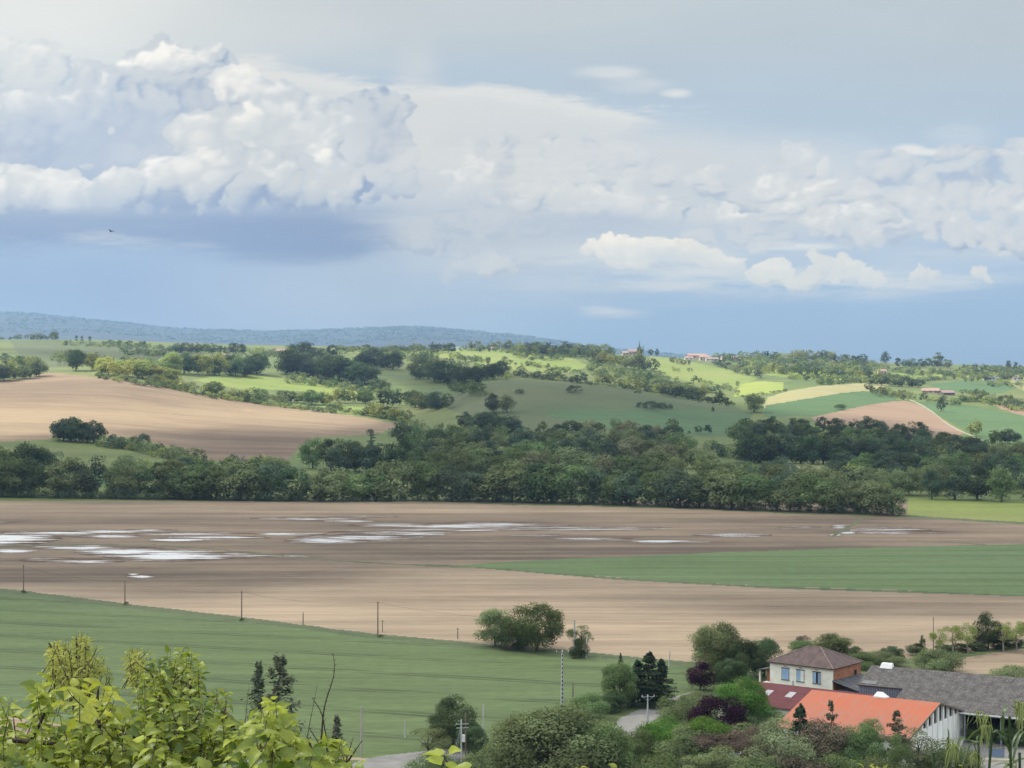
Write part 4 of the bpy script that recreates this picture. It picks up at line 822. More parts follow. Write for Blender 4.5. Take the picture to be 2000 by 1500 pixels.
solo(1728,712,26,24,'round3','blue','dark rounded tree standing highest on the right ridge',FG,False)
row([(1750,716),(1790,718),(1830,718),(1860,720)],10.1,(12,22),['mid','blue','grey'],SM,'on the right ridge line',FG,1,parts=False)
solo(1832,718,30,20,'tall0','mid','pointed tall tree on the right ridge line',FG,False)
row([(1880,722),(1920,724),(1960,726),(2010,728)],10.8,(9,16),['blue','dark','mid'],SM,'at the right end of the ridge line',FG,1,parts=False)
solo(1970,724,22,12,'oval0','blue','taller twin tree at the right end of the ridge',FG,False); solo(1983,725,20,9,'oval1','blue','slimmer twin tree at the right end of the ridge',FG,False)
row([(1700,752),(1730,753),(1770,756),(1800,756)],9.4,(16,24),['blue','mid','blue'],BIG,'in the dark copse above the right farm',FG,1,parts=False)
row([(1700,770),(1740,772),(1780,776)],10.1,(10,20),['light','grey','mid'],SM,'in the hedge left of the right farm',FG,1,parts=False)
row([(1900,778),(1940,786),(1990,794)],10.8,(14,24),['grey','mid','blue'],SM,'in the hedge above the right green crop',FG,1,parts=False)
row([(1880,746),(1930,744),(1970,742),(2010,744)],11.5,(10,18),['grey','mid'],SM,'around the distant white farm',FG,1,parts=False)
# what nobody could count: scattered scrub, hedge bottoms, small far trees, gathered in one object each
def mass(name,label,items,n_card,size,mats):
    Vs=[];Ts=[];Ms=[]
    for k,(u,v,hp,wp) in enumerate(items):
        p=ray(u,v); h=hp*p.y/F; w=wp*p.y/F; V,Fc,T=crown_np(RR.choice(['bush','dome','round','lowbush']),300+k%40,n_card,size)
        V=V*np.array([w/1.2,w/1.2,h]); a=RR.uniform(0,6.28); V=V@np.array([[math.cos(a),math.sin(a),0],[-math.sin(a),math.cos(a),0],[0,0,1]]); V+=np.array(p)-np.array([0,0,h*.05]); Vs.append(V); Ts.append(np.clip(T+RR.uniform(-.25,.25),0,1)); Ms.append(np.full(len(Fc),RR.randrange(len(mats))))
    V=np.concatenate(Vs); me=mesh_np(name,V,np.arange(len(V)).reshape(-1,4),[LM[q] for q in mats],{'tint':np.concatenate(Ts)},matidx=np.concatenate(Ms)); tag(obj(name,me),label,None,None,'stuff')
def scatter(pts,sp,hr,wr,jit):
    out=[]
    for a,b in zip(pts,pts[1:]):
        L_=math.hypot(b[0]-a[0],b[1]-a[1]); n=max(1,int(L_/sp))
        for i in range(n):
            f=(i+RR.random())/n; out.append((a[0]+(b[0]-a[0])*f,a[1]+(b[1]-a[1])*f+RR.uniform(-jit,jit),RR.uniform(*hr),RR.uniform(*wr)))
    return out
SPOTS=[(60,690,2),(250,690,2)]
it=scatter([(-40,971),(600,979),(900,979),(1200,986),(1500,997),(1770,1007)],9,(10,26),(16,30),1)
mass('undergrowth','dark undergrowth along the foot of the riverside belt',it,260,.06,['dark','blue'])
it=[]
for P,sp,hr,wr,j in [([(0,705),(90,722)],7,(7,14),(9,18),4),([(190,738),(330,760),(420,778),(560,796),(660,808)],7,(6,12),(9,16),2),([(190,870),(260,880),(400,912)],7,(12,22),(14,22),2),([(120,672),(330,684),(500,690)],8,(5,9),(7,14),3),([(240,690),(300,694),(340,700)],7,(8,12),(12,20),3),
    ([(640,800),(720,812),(800,826)],8,(7,14),(10,18),2),([(560,745),(730,765),(800,778)],9,(8,18),(12,22),3),([(860,720),(940,730),(1000,740)],8,(8,16),(12,20),4),([(1010,735),(1170,752),(1300,770),(1440,792)],9,(4,9),(8,16),1.5),([(880,760),(960,775)],9,(5,9),(10,20),3),
    ([(985,708),(1100,725),(1160,735)],12,(4,10),(6,14),3),([(1150,704),(1250,712)],9,(8,14),(10,20),5),([(1160,735),(1260,745),(1400,770)],8,(7,16),(12,24),5),([(1440,745),(1440,775)],8,(4,8),(6,10),2),([(1450,776),(1540,764)],9,(3,6),(6,12),1),
    ([(880,700),(960,712)],9,(6,12),(10,18),3),([(1040,716),(1120,728)],12,(5,9),(8,14),3),([(1350,745),(1430,764)],10,(6,12),(8,14),2),([(1540,740),(1680,745)],8,(7,12),(10,16),2),([(1770,730),(1960,738)],9,(6,12),(10,18),4),([(1000,692),(1200,700)],7,(12,22),(14,22),4),([(1860,730),(2010,730)],8,(7,13),(12,20),3),([(380,712),(520,716)],8,(12,22),(14,24),5),([(760,700),(850,704)],9,(10,18),(14,22),4),
    ([(1440,716),(1560,720),(1700,724)],8,(7,14),(12,22),5),([(1150,722),(1240,735),(1300,745)],8,(8,16),(14,22),6),([(1700,722),(1800,726)],9,(6,12),(10,18),4),([(1010,700),(1100,704)],9,(6,12),(10,18),3),([(1300,724),(1350,726)],20,(5,9),(8,12),3),([(820,712),(870,716),(900,722)],8,(10,18),(14,22),5),([(560,722),(700,734)],9,(14,26),(16,28),7),([(110,706),(220,716),(330,722)],9,(12,22),(16,26),6),([(1880,770),(1930,775)],9,(6,12),(10,16),3),([(1760,742),(1830,746)],9,(6,11),(10,18),3),
    ([(1400,700),(1560,712),(1720,716)],7,(7,15),(12,22),6),([(1460,722),(1600,730),(1760,735)],8,(6,14),(10,20),6),([(1600,752),(1700,745)],8,(8,14),(10,18),2),([(1740,728),(1900,735)],14,(4,8),(8,16),4),([(1800,744),(1900,735),(2010,736)],12,(5,10),(8,16),5),
    ([(1710,772),(1790,782),(1860,786)],10,(6,13),(10,18),3),([(1860,790),(1900,782),(2010,806)],8,(8,15),(12,20),4),([(1930,752),(2010,756)],9,(6,11),(10,18),4),([(500,694),(640,700)],8,(10,18),(14,24),3),([(640,690),(840,688)],10,(5,10),(8,14),2),([(900,684),(1020,690)],9,(6,10),(8,16),2),
    ([(1500,895),(1660,900)],7,(8,12),(10,16),1),([(1380,880),(1440,900),(1480,905)],9,(14,24),(16,28),5),([(1360,930),(1500,940),(1700,950)],10,(16,30),(18,34),6),([(850,925),(1000,925),(1330,930)],11,(18,34),(20,36),6),([(800,890),(1000,898),(1350,900)],11,(16,30),(18,34),6),([(780,850),(900,865),(1040,870)],9,(18,32),(18,32),6),
    ([(400,915),(560,915)],9,(12,26),(14,26),4),([(230,915),(330,925)],10,(10,22),(14,22),5),([(1640,945),(1850,955),(2010,960)],9,(18,34),(18,34),6),([(1880,885),(2010,890)],9,(12,24),(14,26),5),([(1500,880),(1700,890),(1880,905)],9,(20,34),(18,30),5)]:
    it+=scatter(P,sp*.8,(hr[0]*1.15,hr[1]*1.3),(wr[0]*1.1,wr[1]*1.35),j)
mass('scrub_vegetation','scrub and hedge bottoms scattered over the hills and through the woods',it,230,.075,['mid','olive','blue','grey','light'])
# far wooded hills: a roughness of tree crowns on the horizon hill
def farwood():
    r=np.random.default_rng(99); n=3600; Y=r.uniform(9200,12800,n); U=r.uniform(-60,2060,n); X=(U-1000)/F*Y; Z=gz(U,Y); k=Z>60; X,Y,Z=X[k],Y[k],Z[k]; n=len(X); m=9
    a=unit(n*m,r); s=np.repeat(r.uniform(11,22,n),m)[:,None]; C=np.repeat(np.stack([X,Y,Z],-1),m,0)+np.abs(a)*np.sign(a)*s*np.array([1.3,1.3,.55]); Nn=a*.8+np.array([0,0,.5]); Nn/=np.linalg.norm(Nn,axis=1,keepdims=True)
    V,Fc,T=cards(C,Nn,s[:,0]*.55,np.repeat(r.random(n),m),r,.8)
    tag(obj('distant_forest',mesh_np('distant_forest',V,Fc,LM['blue'],{'tint':T})),'forest covering the blue hills on the horizon',None,None,'stuff')
farwood()

def plant_all():
    """the 290 trees that show largest stand as trees of their own, the small rest is one mass"""
    trees=sorted([p for p in PEND if p[1]=='leafy_tree'],key=lambda p:-p[0]); keep=trees[:288]; rest=trees[288:]
    for p in keep+[p for p in PEND if p[1]!='leafy_tree']:
        place(*p[1:11],bark=p[11] if len(p)>11 else None)
    Vs=[];Ts=[];Ms=[];ml=sorted({p[3] for p in rest})
    for k,p in enumerate(rest):
        sh=p[2].rstrip('0123456789'); V,Fc,T=crown_np(sh,500+k%30,420,.055); w,h=p[6],p[5]; nat={'round':.95,'wide':1.2,'oval':.64,'bush':1.3,'dome':1.28,'tall':.46}.get(sh,.9)
        V=V*np.array([w/nat,w/nat,h])+np.array(p[4]); Vs.append(V); Ts.append(np.clip(T+RR.uniform(-.2,.2),0,1)); Ms.append(np.full(len(Fc),ml.index(p[3])))
    V=np.concatenate(Vs); tag(obj('distant_woods',mesh_np('distant_woods',V,np.arange(len(V)).reshape(-1,4),[LM[q] for q in ml],{'tint':np.concatenate(Ts)},matidx=np.concatenate(Ms))),'small far trees of the ridge and hill hedges',None,None,'stuff')
# ============================================================ building materials
def simple(name,c0,c1,sc=(1,1,1),rough=.85,spec=.2,bd=.02,det=4,metal=0.):
    m,N,L,o=newmat(name); b=NB(N,L); n=b.noise(b.obc(sc),1.,det,.6); b.bsdf(o,b.mix(b.rng(n,.32,.68),c0,c1),rough,spec,metal,bump=n,bd=bd); return m
def tiles_mat(name,c0,c1,c2,pitch=.33,lich=.3,course=.3):
    """roofing in courses: UV x runs along the eaves, y up the slope, in metres"""
    m,N,L,o=newmat(name); b=NB(N,L); uv=N.new('ShaderNodeUVMap'); sp=N.new('ShaderNodeSeparateXYZ'); L.new(uv.outputs[0],sp.inputs[0])
    cor=b.m('SINE',b.m('MULTIPLY',sp.outputs[0],2*math.pi/pitch)); row_=b.m('FRACT',b.m('DIVIDE',sp.outputs[1],course))
    mp=N.new('ShaderNodeMapping'); L.new(uv.outputs[0],mp.inputs[0]); mp.inputs['Scale'].default_value=(.9,.5,1)
    n=b.noise(mp.outputs[0],1.,5,.65); mp2=N.new('ShaderNodeMapping'); L.new(uv.outputs[0],mp2.inputs[0]); mp2.inputs['Scale'].default_value=(3.2,1.6,1); n2=b.noise(mp2.outputs[0],1.,4,.7)
    c=b.mix(b.rng(n,.35,.65),c0,c1); c=b.mix(b.rng(n2,.54,.70,0,lich),c,c2); c=b.scale(c,b.rng(row_,0,.16,.72,1)); c=b.scale(c,b.rng(cor,-1,1,.86,1.06))
    b.bsdf(o,c,.85,.2,bump=b.m('ADD',cor,n2),bd=.02); return m
CREAM=simple('cream_render',(.64,.61,.50),(.78,.75,.64),(.6,.6,.9)); BRICK=None
def brick_mat():
    m,N,L,o=newmat('orange_brick'); b=NB(N,L); tcd=N.new('ShaderNodeTexCoord'); sx_=N.new('ShaderNodeSeparateXYZ'); L.new(tcd.outputs['Object'],sx_.inputs[0]); mp=N.new('ShaderNodeCombineXYZ'); L.new(b.m('ADD',sx_.outputs[0],sx_.outputs[1]),mp.inputs[0]); L.new(sx_.outputs[2],mp.inputs[1])
    br=N.new('ShaderNodeTexBrick'); L.new(mp.outputs[0],br.inputs[0]); br.inputs['Scale'].default_value=1; br.inputs['Brick Width'].default_value=.42; br.inputs['Row Height'].default_value=.12; br.inputs['Mortar Size'].default_value=.012
    br.inputs['Color1'].default_value=(.36,.115,.05,1); br.inputs['Color2'].default_value=(.25,.085,.04,1); br.inputs['Mortar'].default_value=(.36,.27,.19,1)
    n=b.noise(b.obc((.7,.7,1.2)),1.,4,.6); b.bsdf(o,b.scale(br.outputs[0],b.rng(n,.3,.7,.7,1.25)),.9,.1); return m
BRICK=brick_mat()
BROWNTILE=tiles_mat('weathered_brown_tiles',(.075,.052,.047),(.13,.092,.08),(.20,.17,.14),.25,.5)
GREYTILE=tiles_mat('lichened_grey_sheets',(.058,.052,.047),(.118,.108,.096),(.24,.23,.20),.35,.8,1.4)
DARKTILE=tiles_mat('plain_grey_sheets',(.06,.06,.062),(.10,.10,.10),(.16,.16,.15),.35,.4,1.4)
REDSHEET=tiles_mat('dark_red_sheets',(.105,.032,.034),(.125,.040,.040),(.16,.08,.07),.3,.25,3.)
def orange_mat():
    m,N,L,o=newmat('orange_red_sheets'); b=NB(N,L); uv=N.new('ShaderNodeUVMap'); sp=N.new('ShaderNodeSeparateXYZ'); L.new(uv.outputs[0],sp.inputs[0])
    mp=N.new('ShaderNodeMapping'); L.new(uv.outputs[0],mp.inputs[0]); mp.inputs['Scale'].default_value=(.22,.12,1); n=b.noise(mp.outputs[0],1.,5,.65); mp2=N.new('ShaderNodeMapping'); L.new(uv.outputs[0],mp2.inputs[0]); mp2.inputs['Scale'].default_value=(1.6,.22,1); n2=b.noise(mp2.outputs[0],1.,5,.7)
    f=b.m('ADD',b.m('MULTIPLY',sp.outputs[1],-.075),b.m('MULTIPLY',b.m('SUBTRACT',n,.5),1.5)); f=b.m('ADD',f,.86,clamp=True)   # the paint has faded to pink towards the eaves
    c=b.mix(f,(.38,.095,.034),(.27,.115,.068)); c=b.mix(b.rng(n2,.48,.68,0,.7),c,(.24,.15,.115)); cor=b.m('SINE',b.m('MULTIPLY',sp.outputs[0],2*math.pi/.3)); c=b.scale(c,b.rng(cor,-1,1,.9,1.05))
    b.bsdf(o,c,.6,.3,bump=cor,bd=.02); return m
ORANGE=orange_mat()
PANEL=simple('stained_white_panel',(.64,.65,.57),(.82,.82,.76),(.8,.8,.25),.8); WHITE=simple('white_paint',(.6,.6,.57),(.72,.72,.7),(3,3,3),.5)
SHUT=simple('pale_blue_shutter_paint',(.24,.36,.52),(.32,.45,.60),(3,3,1),.5); DARK=simple('opening_shade',(.010,.009,.008),(.02,.018,.016),(1,1,1),.9); GLASS=simple('window_glass',(.03,.04,.05),(.05,.06,.07),(1,1,1),.1,.6)  # the near-black stands in for shade inside openings
WOOD=simple('grey_weathered_wood',(.11,.085,.065),(.19,.16,.125),(6,6,1)); CONC=simple('pale_concrete',(.33,.34,.31),(.46,.47,.43),(4,4,.6)); METAL=simple('galvanised_metal',(.16,.19,.21),(.24,.27,.29),(2,2,2),.5,.5); BLUEGREY=simple('blue_grey_sheet_wall',(.105,.125,.15),(.15,.17,.195),(2,2,.3),.5,.4)
CHROME=simple('blue_grey_plastic',(.13,.19,.27),(.18,.24,.33),(2,2,2),.5); YEL=simple('pale_yellow_beam',(.42,.39,.26),(.55,.52,.37),(2,2,2),.7); TERRA=simple('terracotta_tiles',(.36,.20,.14),(.48,.30,.22),(2,2,2)); PINKW=simple('pink_beige_render',(.46,.36,.29),(.56,.45,.37),(1,1,1)); RUB=simple('black_rubber',(.015,.015,.015),(.03,.03,.03),(3,3,3)); TRED=simple('tractor_red_paint',(.20,.03,.02),(.26,.05,.03),(3,3,3),.4,.5); SKYL=simple('pale_skylight_sheet',(.28,.25,.25),(.36,.33,.32),(1,1,1),.4)
def roof(name,mat,parent,quads,thick=.12):
    """roof planes: each quad eave-left, eave-right, ridge-right, ridge-left (or a triangle); with thickness and metric UVs"""
    me=bpy.data.meshes.new(name); v=[];f=[];uvs=[]
    for q in quads:
        q=[Vector(p) for p in q]; n=(q[1]-q[0]).cross(q[-1]-q[0]).normalized(); n=n if n.z>0 else -n; b=len(v); k=len(q)
        v+=[tuple(p+n*.0) for p in q]+[tuple(p-n*thick) for p in q]
        ex=(q[1]-q[0]).normalized(); ey=n.cross(ex); uvq=[((p-q[0]).dot(ex),abs((p-q[0]).dot(ey))) for p in q]
        f.append(tuple(range(b,b+k))); uvs+=uvq; f.append(tuple(b+k+i for i in reversed(range(k)))); uvs+=list(reversed(uvq))
        for i in range(k):
            j=(i+1)%k; f.append((b+i,b+k+i,b+k+j,b+j)); uvs+=[(0,0)]*4
    me.from_pydata(v,[],f); me.materials.append(mat); ul=me.uv_layers.new(name='UVMap'); ul.data.foreach_set('uv',np.array(uvs,np.float32).ravel()); me.update(); return obj(name,me,parent)
def frame(origin,ax,name):
    """empty whose local +x runs along ax on the ground"""
    return empty(name,origin,math.atan2(ax[1],ax[0]))
def window(parent,x,z,w,h,y=0.,mode='closed'):
    """on the wall plane y (outside towards -y); origin at the opening's lower left"""
    m=MB(); t=.09
    for (a,b,c,d) in ((x-t,x,z,z+h),(x+w,x+w+t,z,z+h),(x-t,x+w+t,z+h,z+h+t)): m.box(a,b,y-.05,y-.003,c,d)
    wi=m.build('window',WOOD,parent); s=MB(); s.box(x-.16,x+w+.16,y-.14,y-.004,z-.12,z-.002); s.build('sill',WOOD,wi); s=MB(); s.box(x-.2,x+w+.2,y-.16,y-.004,z+h+t+.002,z+h+t+.09); s.build('lintel',WOOD,wi)
    p=MB(); p.box(x+.002,x+w-.002,y-.02,y-.004,z+.002,z+h-.002); p.build('pane',DARK if mode=='ajar' else GLASS,wi)
    for k in range(2):
        q=MB(); xa=x+.01+k*w/2; xb=xa+w/2-.02
        if mode=='ajar' and k==1:
            q.hexa([(xb,y-.05,z+.02),(xb+.03,y-.05,z+.02),(xb-.1+.03,y-.62,z+.02),(xb-.1,y-.62,z+.02),(xb,y-.05,z+h-.02),(xb+.03,y-.05,z+h-.02),(xb-.1+.03,y-.62,z+h-.02),(xb-.1,y-.62,z+h-.02)])
        elif mode=='ajar' and k==0: q.box(xa,xb-.12,y-.045,y-.024,z+.02,z+h-.02)
        elif mode=='white': 
            q.box(xa,xb,y-.045,y-.024,z+.02,z+h-.02)
        else: q.box(xa,xb,y-.045,y-.024,z+.02,z+h-.02)
        for j in range(9): 
            if not(mode=='ajar' and k==1): q.box(xa+.05,xb-.05-(.12 if mode=='ajar' else 0),y-.058,y-.0455,z+.1+j*(h-.2)/9,z+.1+j*(h-.2)/9+.05)
        q.build('shutter',SHUT if mode!='white' or k==0 else WHITE,wi)
    return wi
# ============================================================ the farmhouse
def farmhouse():
    Ez=6.5; cr=PZ(1626,1307,Ez); ax=Vector((.775,-.632,0)); t=frame((cr.x,cr.y,0),(ax.x,ax.y),'farmhouse'); w,d=13.2,10.6   # local: front right corner at origin, front along -x, depth +y
    tag(t,'cream two-storey farmhouse with brown hipped roof and three blue-shuttered windows','house')
    m=MB(); m.box(-w,-.003,0,.3,0,Ez); m.box(-w,-w+.3,.302,d,0,Ez); m.build('wall',CREAM,t)
    m=MB(); m.box(-.3,0,.303,d,0,Ez); m.box(-w+.302,-.302,d-.3,d-.003,0,Ez); w2=m.build('wall',BRICK,t); tag(w2,'bare orange brick side wall')
    o=.42; zr=9.35; ze=Ez+.08
    a,b_,c,e=(-w-o,-o,ze),(o,-o,ze),(o,d+o,ze),(-w-o,d+o,ze); r1,r2=(-w*.60,d*.5,zr),(-w*.42,d*.5,zr)
    rf=roof('roof',BROWNTILE,t,[(a,b_,r2,r1),(b_,c,r2),(c,e,r1,r2),(e,a,r1)],.14)
    m=MB()
    for p,q in ((b_,r2),(a,r1),(c,r2),(e,r1),(r1,r2)): m.tube([Vector(p)+Vector((0,0,.03)),Vector(q)+Vector((0,0,.03))],.10,6)
    m.build('ridge_tiles',simple('ridge_tile_clay',(.16,.12,.10),(.24,.19,.16),(2,2,2)),rf)
    m=MB(); m.box(-w-o+.05,o-.05,-o+.02,-.01,Ez-.14,Ez-.06); m.build('eaves',WOOD,t)
    for i,(x,md) in enumerate(((-10.6,'closed'),(-7.4,'white'),(-4.0,'ajar'))): window(t,x,3.55,1.45,2.05,0,md)
    for x in (-9.9,-6.7,-3.3):
        m=MB(); m.box(x-.35,x+.35,-.03,-.004,Ez-.55,Ez-.40); m.build('vent',WOOD,t)
    m=MB(); m.box(-.001,.035,d-2.5,d-1.6,3.4,5.3); m.build('door',DARK,t)
    m=MB(); m.box(-8.35,-8.15,-.06,-.004,0,3.5); m.build('drainpipe',METAL,t)
    # lean-to porch at the left side
    p=empty('porch',(0,0,0)); p.parent=t; tag(p,'open porch with grey roof and brick back on the left side of the house')
    m=MB(); m.box(-w-.02-2.6,-w-2.35,.4,.7,2.2,4.6); m.build('post',CREAM,p); m=MB(); m.box(-w-2.6,-w-.01,3.2,3.4,2.2,4.5); m.build('panel',BRICK,p)
    roof('roof',DARKTILE,p,[((-w-3.0,0,4.7),(-w-.02,0,5.3),(-w-.02,3.8,5.3),(-w-3.0,3.8,4.7))],.1)
    m=MB(); m.box(-w-2.7,-w-.01,.3,3.6,0,2.2); m.build('base',CREAM,p)
    # grey lean-to on the brick side
    q=empty('lean_to',(0,0,0)); q.parent=t; m=MB(); m.box(.01,6.4,1.2,d-1.,0,2.5); m.build('wall',CONC,q); roof('roof',DARKTILE,q,[((7.2,-.2,2.7),(7.2,d,2.7),(.02,d,4.4),(.02,-.2,4.4))],.12)
farmhouse()
def red_lowbuilding():
    A=PZ(1445,1327,6.); B=PZ(1722,1358.5,6.); ax=(B-A).normalized(); t=frame((A.x,A.y,0),(ax.x,ax.y),'outbuilding'); Lg=(B-A).length
    tag(t,'low white outbuilding with dark red roof and two skylights','outbuilding')
    d=8.6; m=MB(); m.box(.3,Lg-.3,-d+.35,-d+.65,0,3.5); m.box(.3,.6,-d+.66,6,0,3.5); m.box(Lg-.6,Lg-.3,-d+.66,6,0,3.5); m.box(.61,Lg-.61,5.7,6,0,3.5)
    m.poly([(.3,-d+.66,3.5),(.3,6,3.5),(.3,0,5.8)]); m.poly([(Lg-.3,-d+.66,3.5),(Lg-.3,0,5.8),(Lg-.3,6,3.5)]); m.build('wall',CREAM,t)
    roof('roof',REDSHEET,t,[((0,-d,3.5),(Lg,-d,3.5),(Lg,0,6.),(0,0,6.)),((Lg,6.6,3.9),(0,6.6,3.9),(0,0,6.),(Lg,0,6.))],.1)
    for u,v in ((1500,1353),(1544,1357)):
        # where the sight line meets the front slope
        for k in range(200):
            Z=3.6+k*.012; p=PZ(u,v,Z)-A; y=Vector((p.x,p.y)).dot(Vector((-ax.y,ax.x))); x=Vector((p.x,p.y)).dot(Vector((ax.x,ax.y)))
            if Z>=6+y*2.5/d: break
        m=MB(); s=2.5/d; pts=[(x-.65,y-1.0),(x+.65,y-1.0),(x+.65,y+1.0),(x-.65,y+1.0)]; m.hexa([(a,b,6+b*s-.02) for a,b in pts]+[(a,b,6+b*s+.07) for a,b in pts]); m.build('skylight',SKYL,t)
    for i,x in enumerate((3.2,6.4,9.8)):
        m=MB(); m.box(x,x+1.0,-d+.30,-d+.346,.9,2.2); m.build('window',DARK,t)
red_lowbuilding()
def orange_barn():
    zr,ze=8.,4.5; R1=PZ(1831,1372,zr); R0=PZ(1586,1347,zr); ax=(R1-R0); ax.z=0; Lg=ax.length; ax.normalize(); n=Vector((-ax.y,ax.x,0))   # x along ridge towards the gable end we see, y to the back
    t=frame((R1.x,R1.y,0),(ax.x,ax.y),'barn'); tag(t,'large barn with faded orange-red roof and white panel gable end','barn')
    PL=PZ(1735,1441.5,ze)-R1; PR=PZ(1875,1387,ze+.3)-R1; yl=PL.dot(n); yr=PR.dot(n); 
    roof('roof',ORANGE,t,[((-Lg,yl-.4,ze-.1),(.5,yl-.4,ze-.1),(.5,0,zr),(-Lg,0,zr)),((.5,yr+.4,ze+.2),(-Lg,yr+.4,ze+.2),(-Lg,0,zr),(.5,0,zr))],.12)
    m=MB(); zz=lambda y: (ze+(zr-ze)*(1-y/yl) if y<0 else ze+.3+(zr-ze-.3)*(1-y/yr))-.16
    K=11; e=[yl+(yr-yl)*i/K for i in range(K+1)]; slots=[]
    for i in range(K):
        a,b=e[i],e[i+1]
        # each panel is a solid wall; the slots below the roof are gaps between panel tops
        segs=[(a,b,0)]
        if 3<=i<=9 or i==2:
            cx_=(a+b)/2+ .3; hw=.72; low=4.75
            lo2=min(low,zz(cx_-hw)-.35,zz(cx_+hw)-.35)
            m.hexa([(-.25,a,0),(0,a,0),(0,cx_-hw,0),(-.25,cx_-hw,0),(-.25,a,zz(a)),(0,a,zz(a)),(0,cx_-hw,zz(cx_-hw)),(-.25,cx_-hw,zz(cx_-hw))])
            m.hexa([(-.25,cx_+hw,0),(0,cx_+hw,0),(0,b,0),(-.25,b,0),(-.25,cx_+hw,zz(cx_+hw)),(0,cx_+hw,zz(cx_+hw)),(0,b,zz(b)),(-.25,b,zz(b))])
            m.hexa([(-.25,cx_-hw,0),(0,cx_-hw,0),(0,cx_+hw,0),(-.25,cx_+hw,0),(-.25,cx_-hw,lo2),(0,cx_-hw,lo2),(0,cx_+hw,lo2),(-.25,cx_+hw,lo2)])
            slots.append((cx_-hw,cx_+hw,lo2))
        else:
            pts=[a,b] if not(a<0<b) else [a,0,b]
            for p,q in zip(pts,pts[1:]): m.hexa([(-.25,p,0),(0,p,0),(0,q,0),(-.25,q,0),(-.25,p,zz(p)),(0,p,zz(p)),(0,q,zz(q)),(-.25,q,zz(q))])
    w=m.build('wall',PANEL,t); m=MB()
    for i in range(1,K): y=e[i]; m.box(.002,.09,y-.09,y+.09,0,zz(y)-.1)
    m.build('ribs',WHITE,w)
    for a,b,l in slots:
        m=MB(); m.hexa([(-1.2,a-.1,l-.2),(-1.1,a-.1,l-.2),(-1.1,b+.1,l-.2),(-1.2,b+.1,l-.2),(-1.2,a-.1,zz(a)-.1),(-1.1,a-.1,zz(a)-.1),(-1.1,b+.1,zz(b)-.1),(-1.2,b+.1,zz(b)-.1)]); m.build('opening',DARK,t)  # near-black sheets behind the slots stand in for the shade inside
    m=MB(); m.box(-Lg+.4,-.26,yl+.02,yl+.27,0,ze-.2); m.box(-Lg+.4,-.26,yr-.27,yr-.02,0,ze+.1); m.box(-Lg+.4,-Lg+.6,yl+.28,yr-.28,0,ze-.2); tag(m.build('wall',PANEL,t),'long eaves wall of pale panels')
    m=MB(); m.box(-10.6,-8.4,-.55,.75,zr-.18,zr+.10); m.hexa([(-10.7,-.5,zr-.05),(-8.3,-.5,zr-.05),(-8.3,.7,zr-.05),(-10.7,.7,zr-.05),(-10.2,.02,zr+.75),(-9.2,.02,zr+.75),(-9.2,.2,zr+.75),(-10.2,.2,zr+.75)]); m.build('ridge_vent',WHITE,t)
    m=MB(); m.hexa([(.5,yl-.4,ze-.36),(.56,yl-.4,ze-.36),(.56,0,zr-.26),(.5,0,zr-.26),(.5,yl-.4,ze-.08),(.56,yl-.4,ze-.08),(.56,0,zr+.02),(.5,0,zr+.02)]); m.hexa([(.5,0,zr-.26),(.56,0,zr-.26),(.56,yr+.4,ze-.06),(.5,yr+.4,ze-.06),(.5,0,zr+.02),(.56,0,zr+.02),(.56,yr+.4,ze+.22),(.5,yr+.4,ze+.22)]); m.build('bargeboard',WOOD,t)
orange_barn()
def grey_shed():
    zr=9.; A=PZ(1703,1299,zr); B=PZ(2000,1324,zr); ax=B-A; ax.z=0; ax.normalize(); n=Vector((-ax.y,ax.x,0)); t=frame((A.x,A.y,0),(ax.x,ax.y),'open_shed')
    tag(t,'long open-fronted farm shed with lichened grey roof','shed'); Lg=42.
    s=4./14.4
    roof('roof',GREYTILE,t,[((8.2,-14.4,zr-4),(Lg,-14.4,zr-4),(Lg,0,zr),(8.2,0,zr)),((0,-8,zr-8*s),(8.198,-8,zr-8*s),(8.198,0,zr),(0,0,zr)),((Lg,9,zr-3),(0,9,zr-3),(0,0,zr),(Lg,0,zr))],.13)
    m=MB(); m.box(.3,8.4,-7.6,-7.4,0,zr-8*s-.12); m.box(8.25,8.45,-13.8,-7.62,0,5.0); m.build('wall',BLUEGREY,t)
    m=MB(); 
    for x in np.arange(.5,8.3,.42): m.box(x,x+.10,-7.66,-7.602,0,zr-8*s-.15)
    m.build('corrugation',METAL,t)
    m=MB(); m.box(.3,Lg-.3,8.3,8.6,0,5.9); m.box(.3,.6,-7.38,8.28,0,6.2); m.build('wall',BLUEGREY,t); m=MB(); m.box(8.6,Lg-.3,1.0,1.2,0,8.3); m.build('shade_sheet',DARK,t)  # the near-black inner sheet stands in for shade deep in the shed
    for x in (14.5,20.5,26.5,32.5): m=MB(); m.box(x-.14,x+.14,-13.9,-13.62,0,4.75); m.build('post',METAL,t)
    m=MB(); m.box(8.3,Lg,-14.5,-14.42,zr-4.32,zr-4.06); m.build('gutter',WHITE,t); m=MB(); m.box(8.5,Lg,-13.6,-13.4,4.35,4.6); m.build('beam',METAL,t)
    m=MB(); m.hexa([(1.6,-.9,zr-.35),(3.9,-.9,zr-.35),(3.9,.5,zr-.25),(1.6,.5,zr-.25),(1.9,-.5,zr+.5),(3.7,-.5,zr+.5),(3.8,.2,zr+.62),(1.9,.2,zr+.62)]); m.build('ridge_vent',WHITE,t)
    m=MB(); pts=[(.6,-6.2),(3.2,-6.2),(3.2,-7.4),(.6,-7.4)][::-1]; m.hexa([(a,b,zr+b*s+.01) for a,b in pts]+[(a,b,zr+b*s+.09) for a,b in pts]); m.build('patch',simple('grey_patch',(.12,.12,.12),(.18,.18,.17)),t)
    return A,ax,n
SA,SAX,SN=grey_shed()
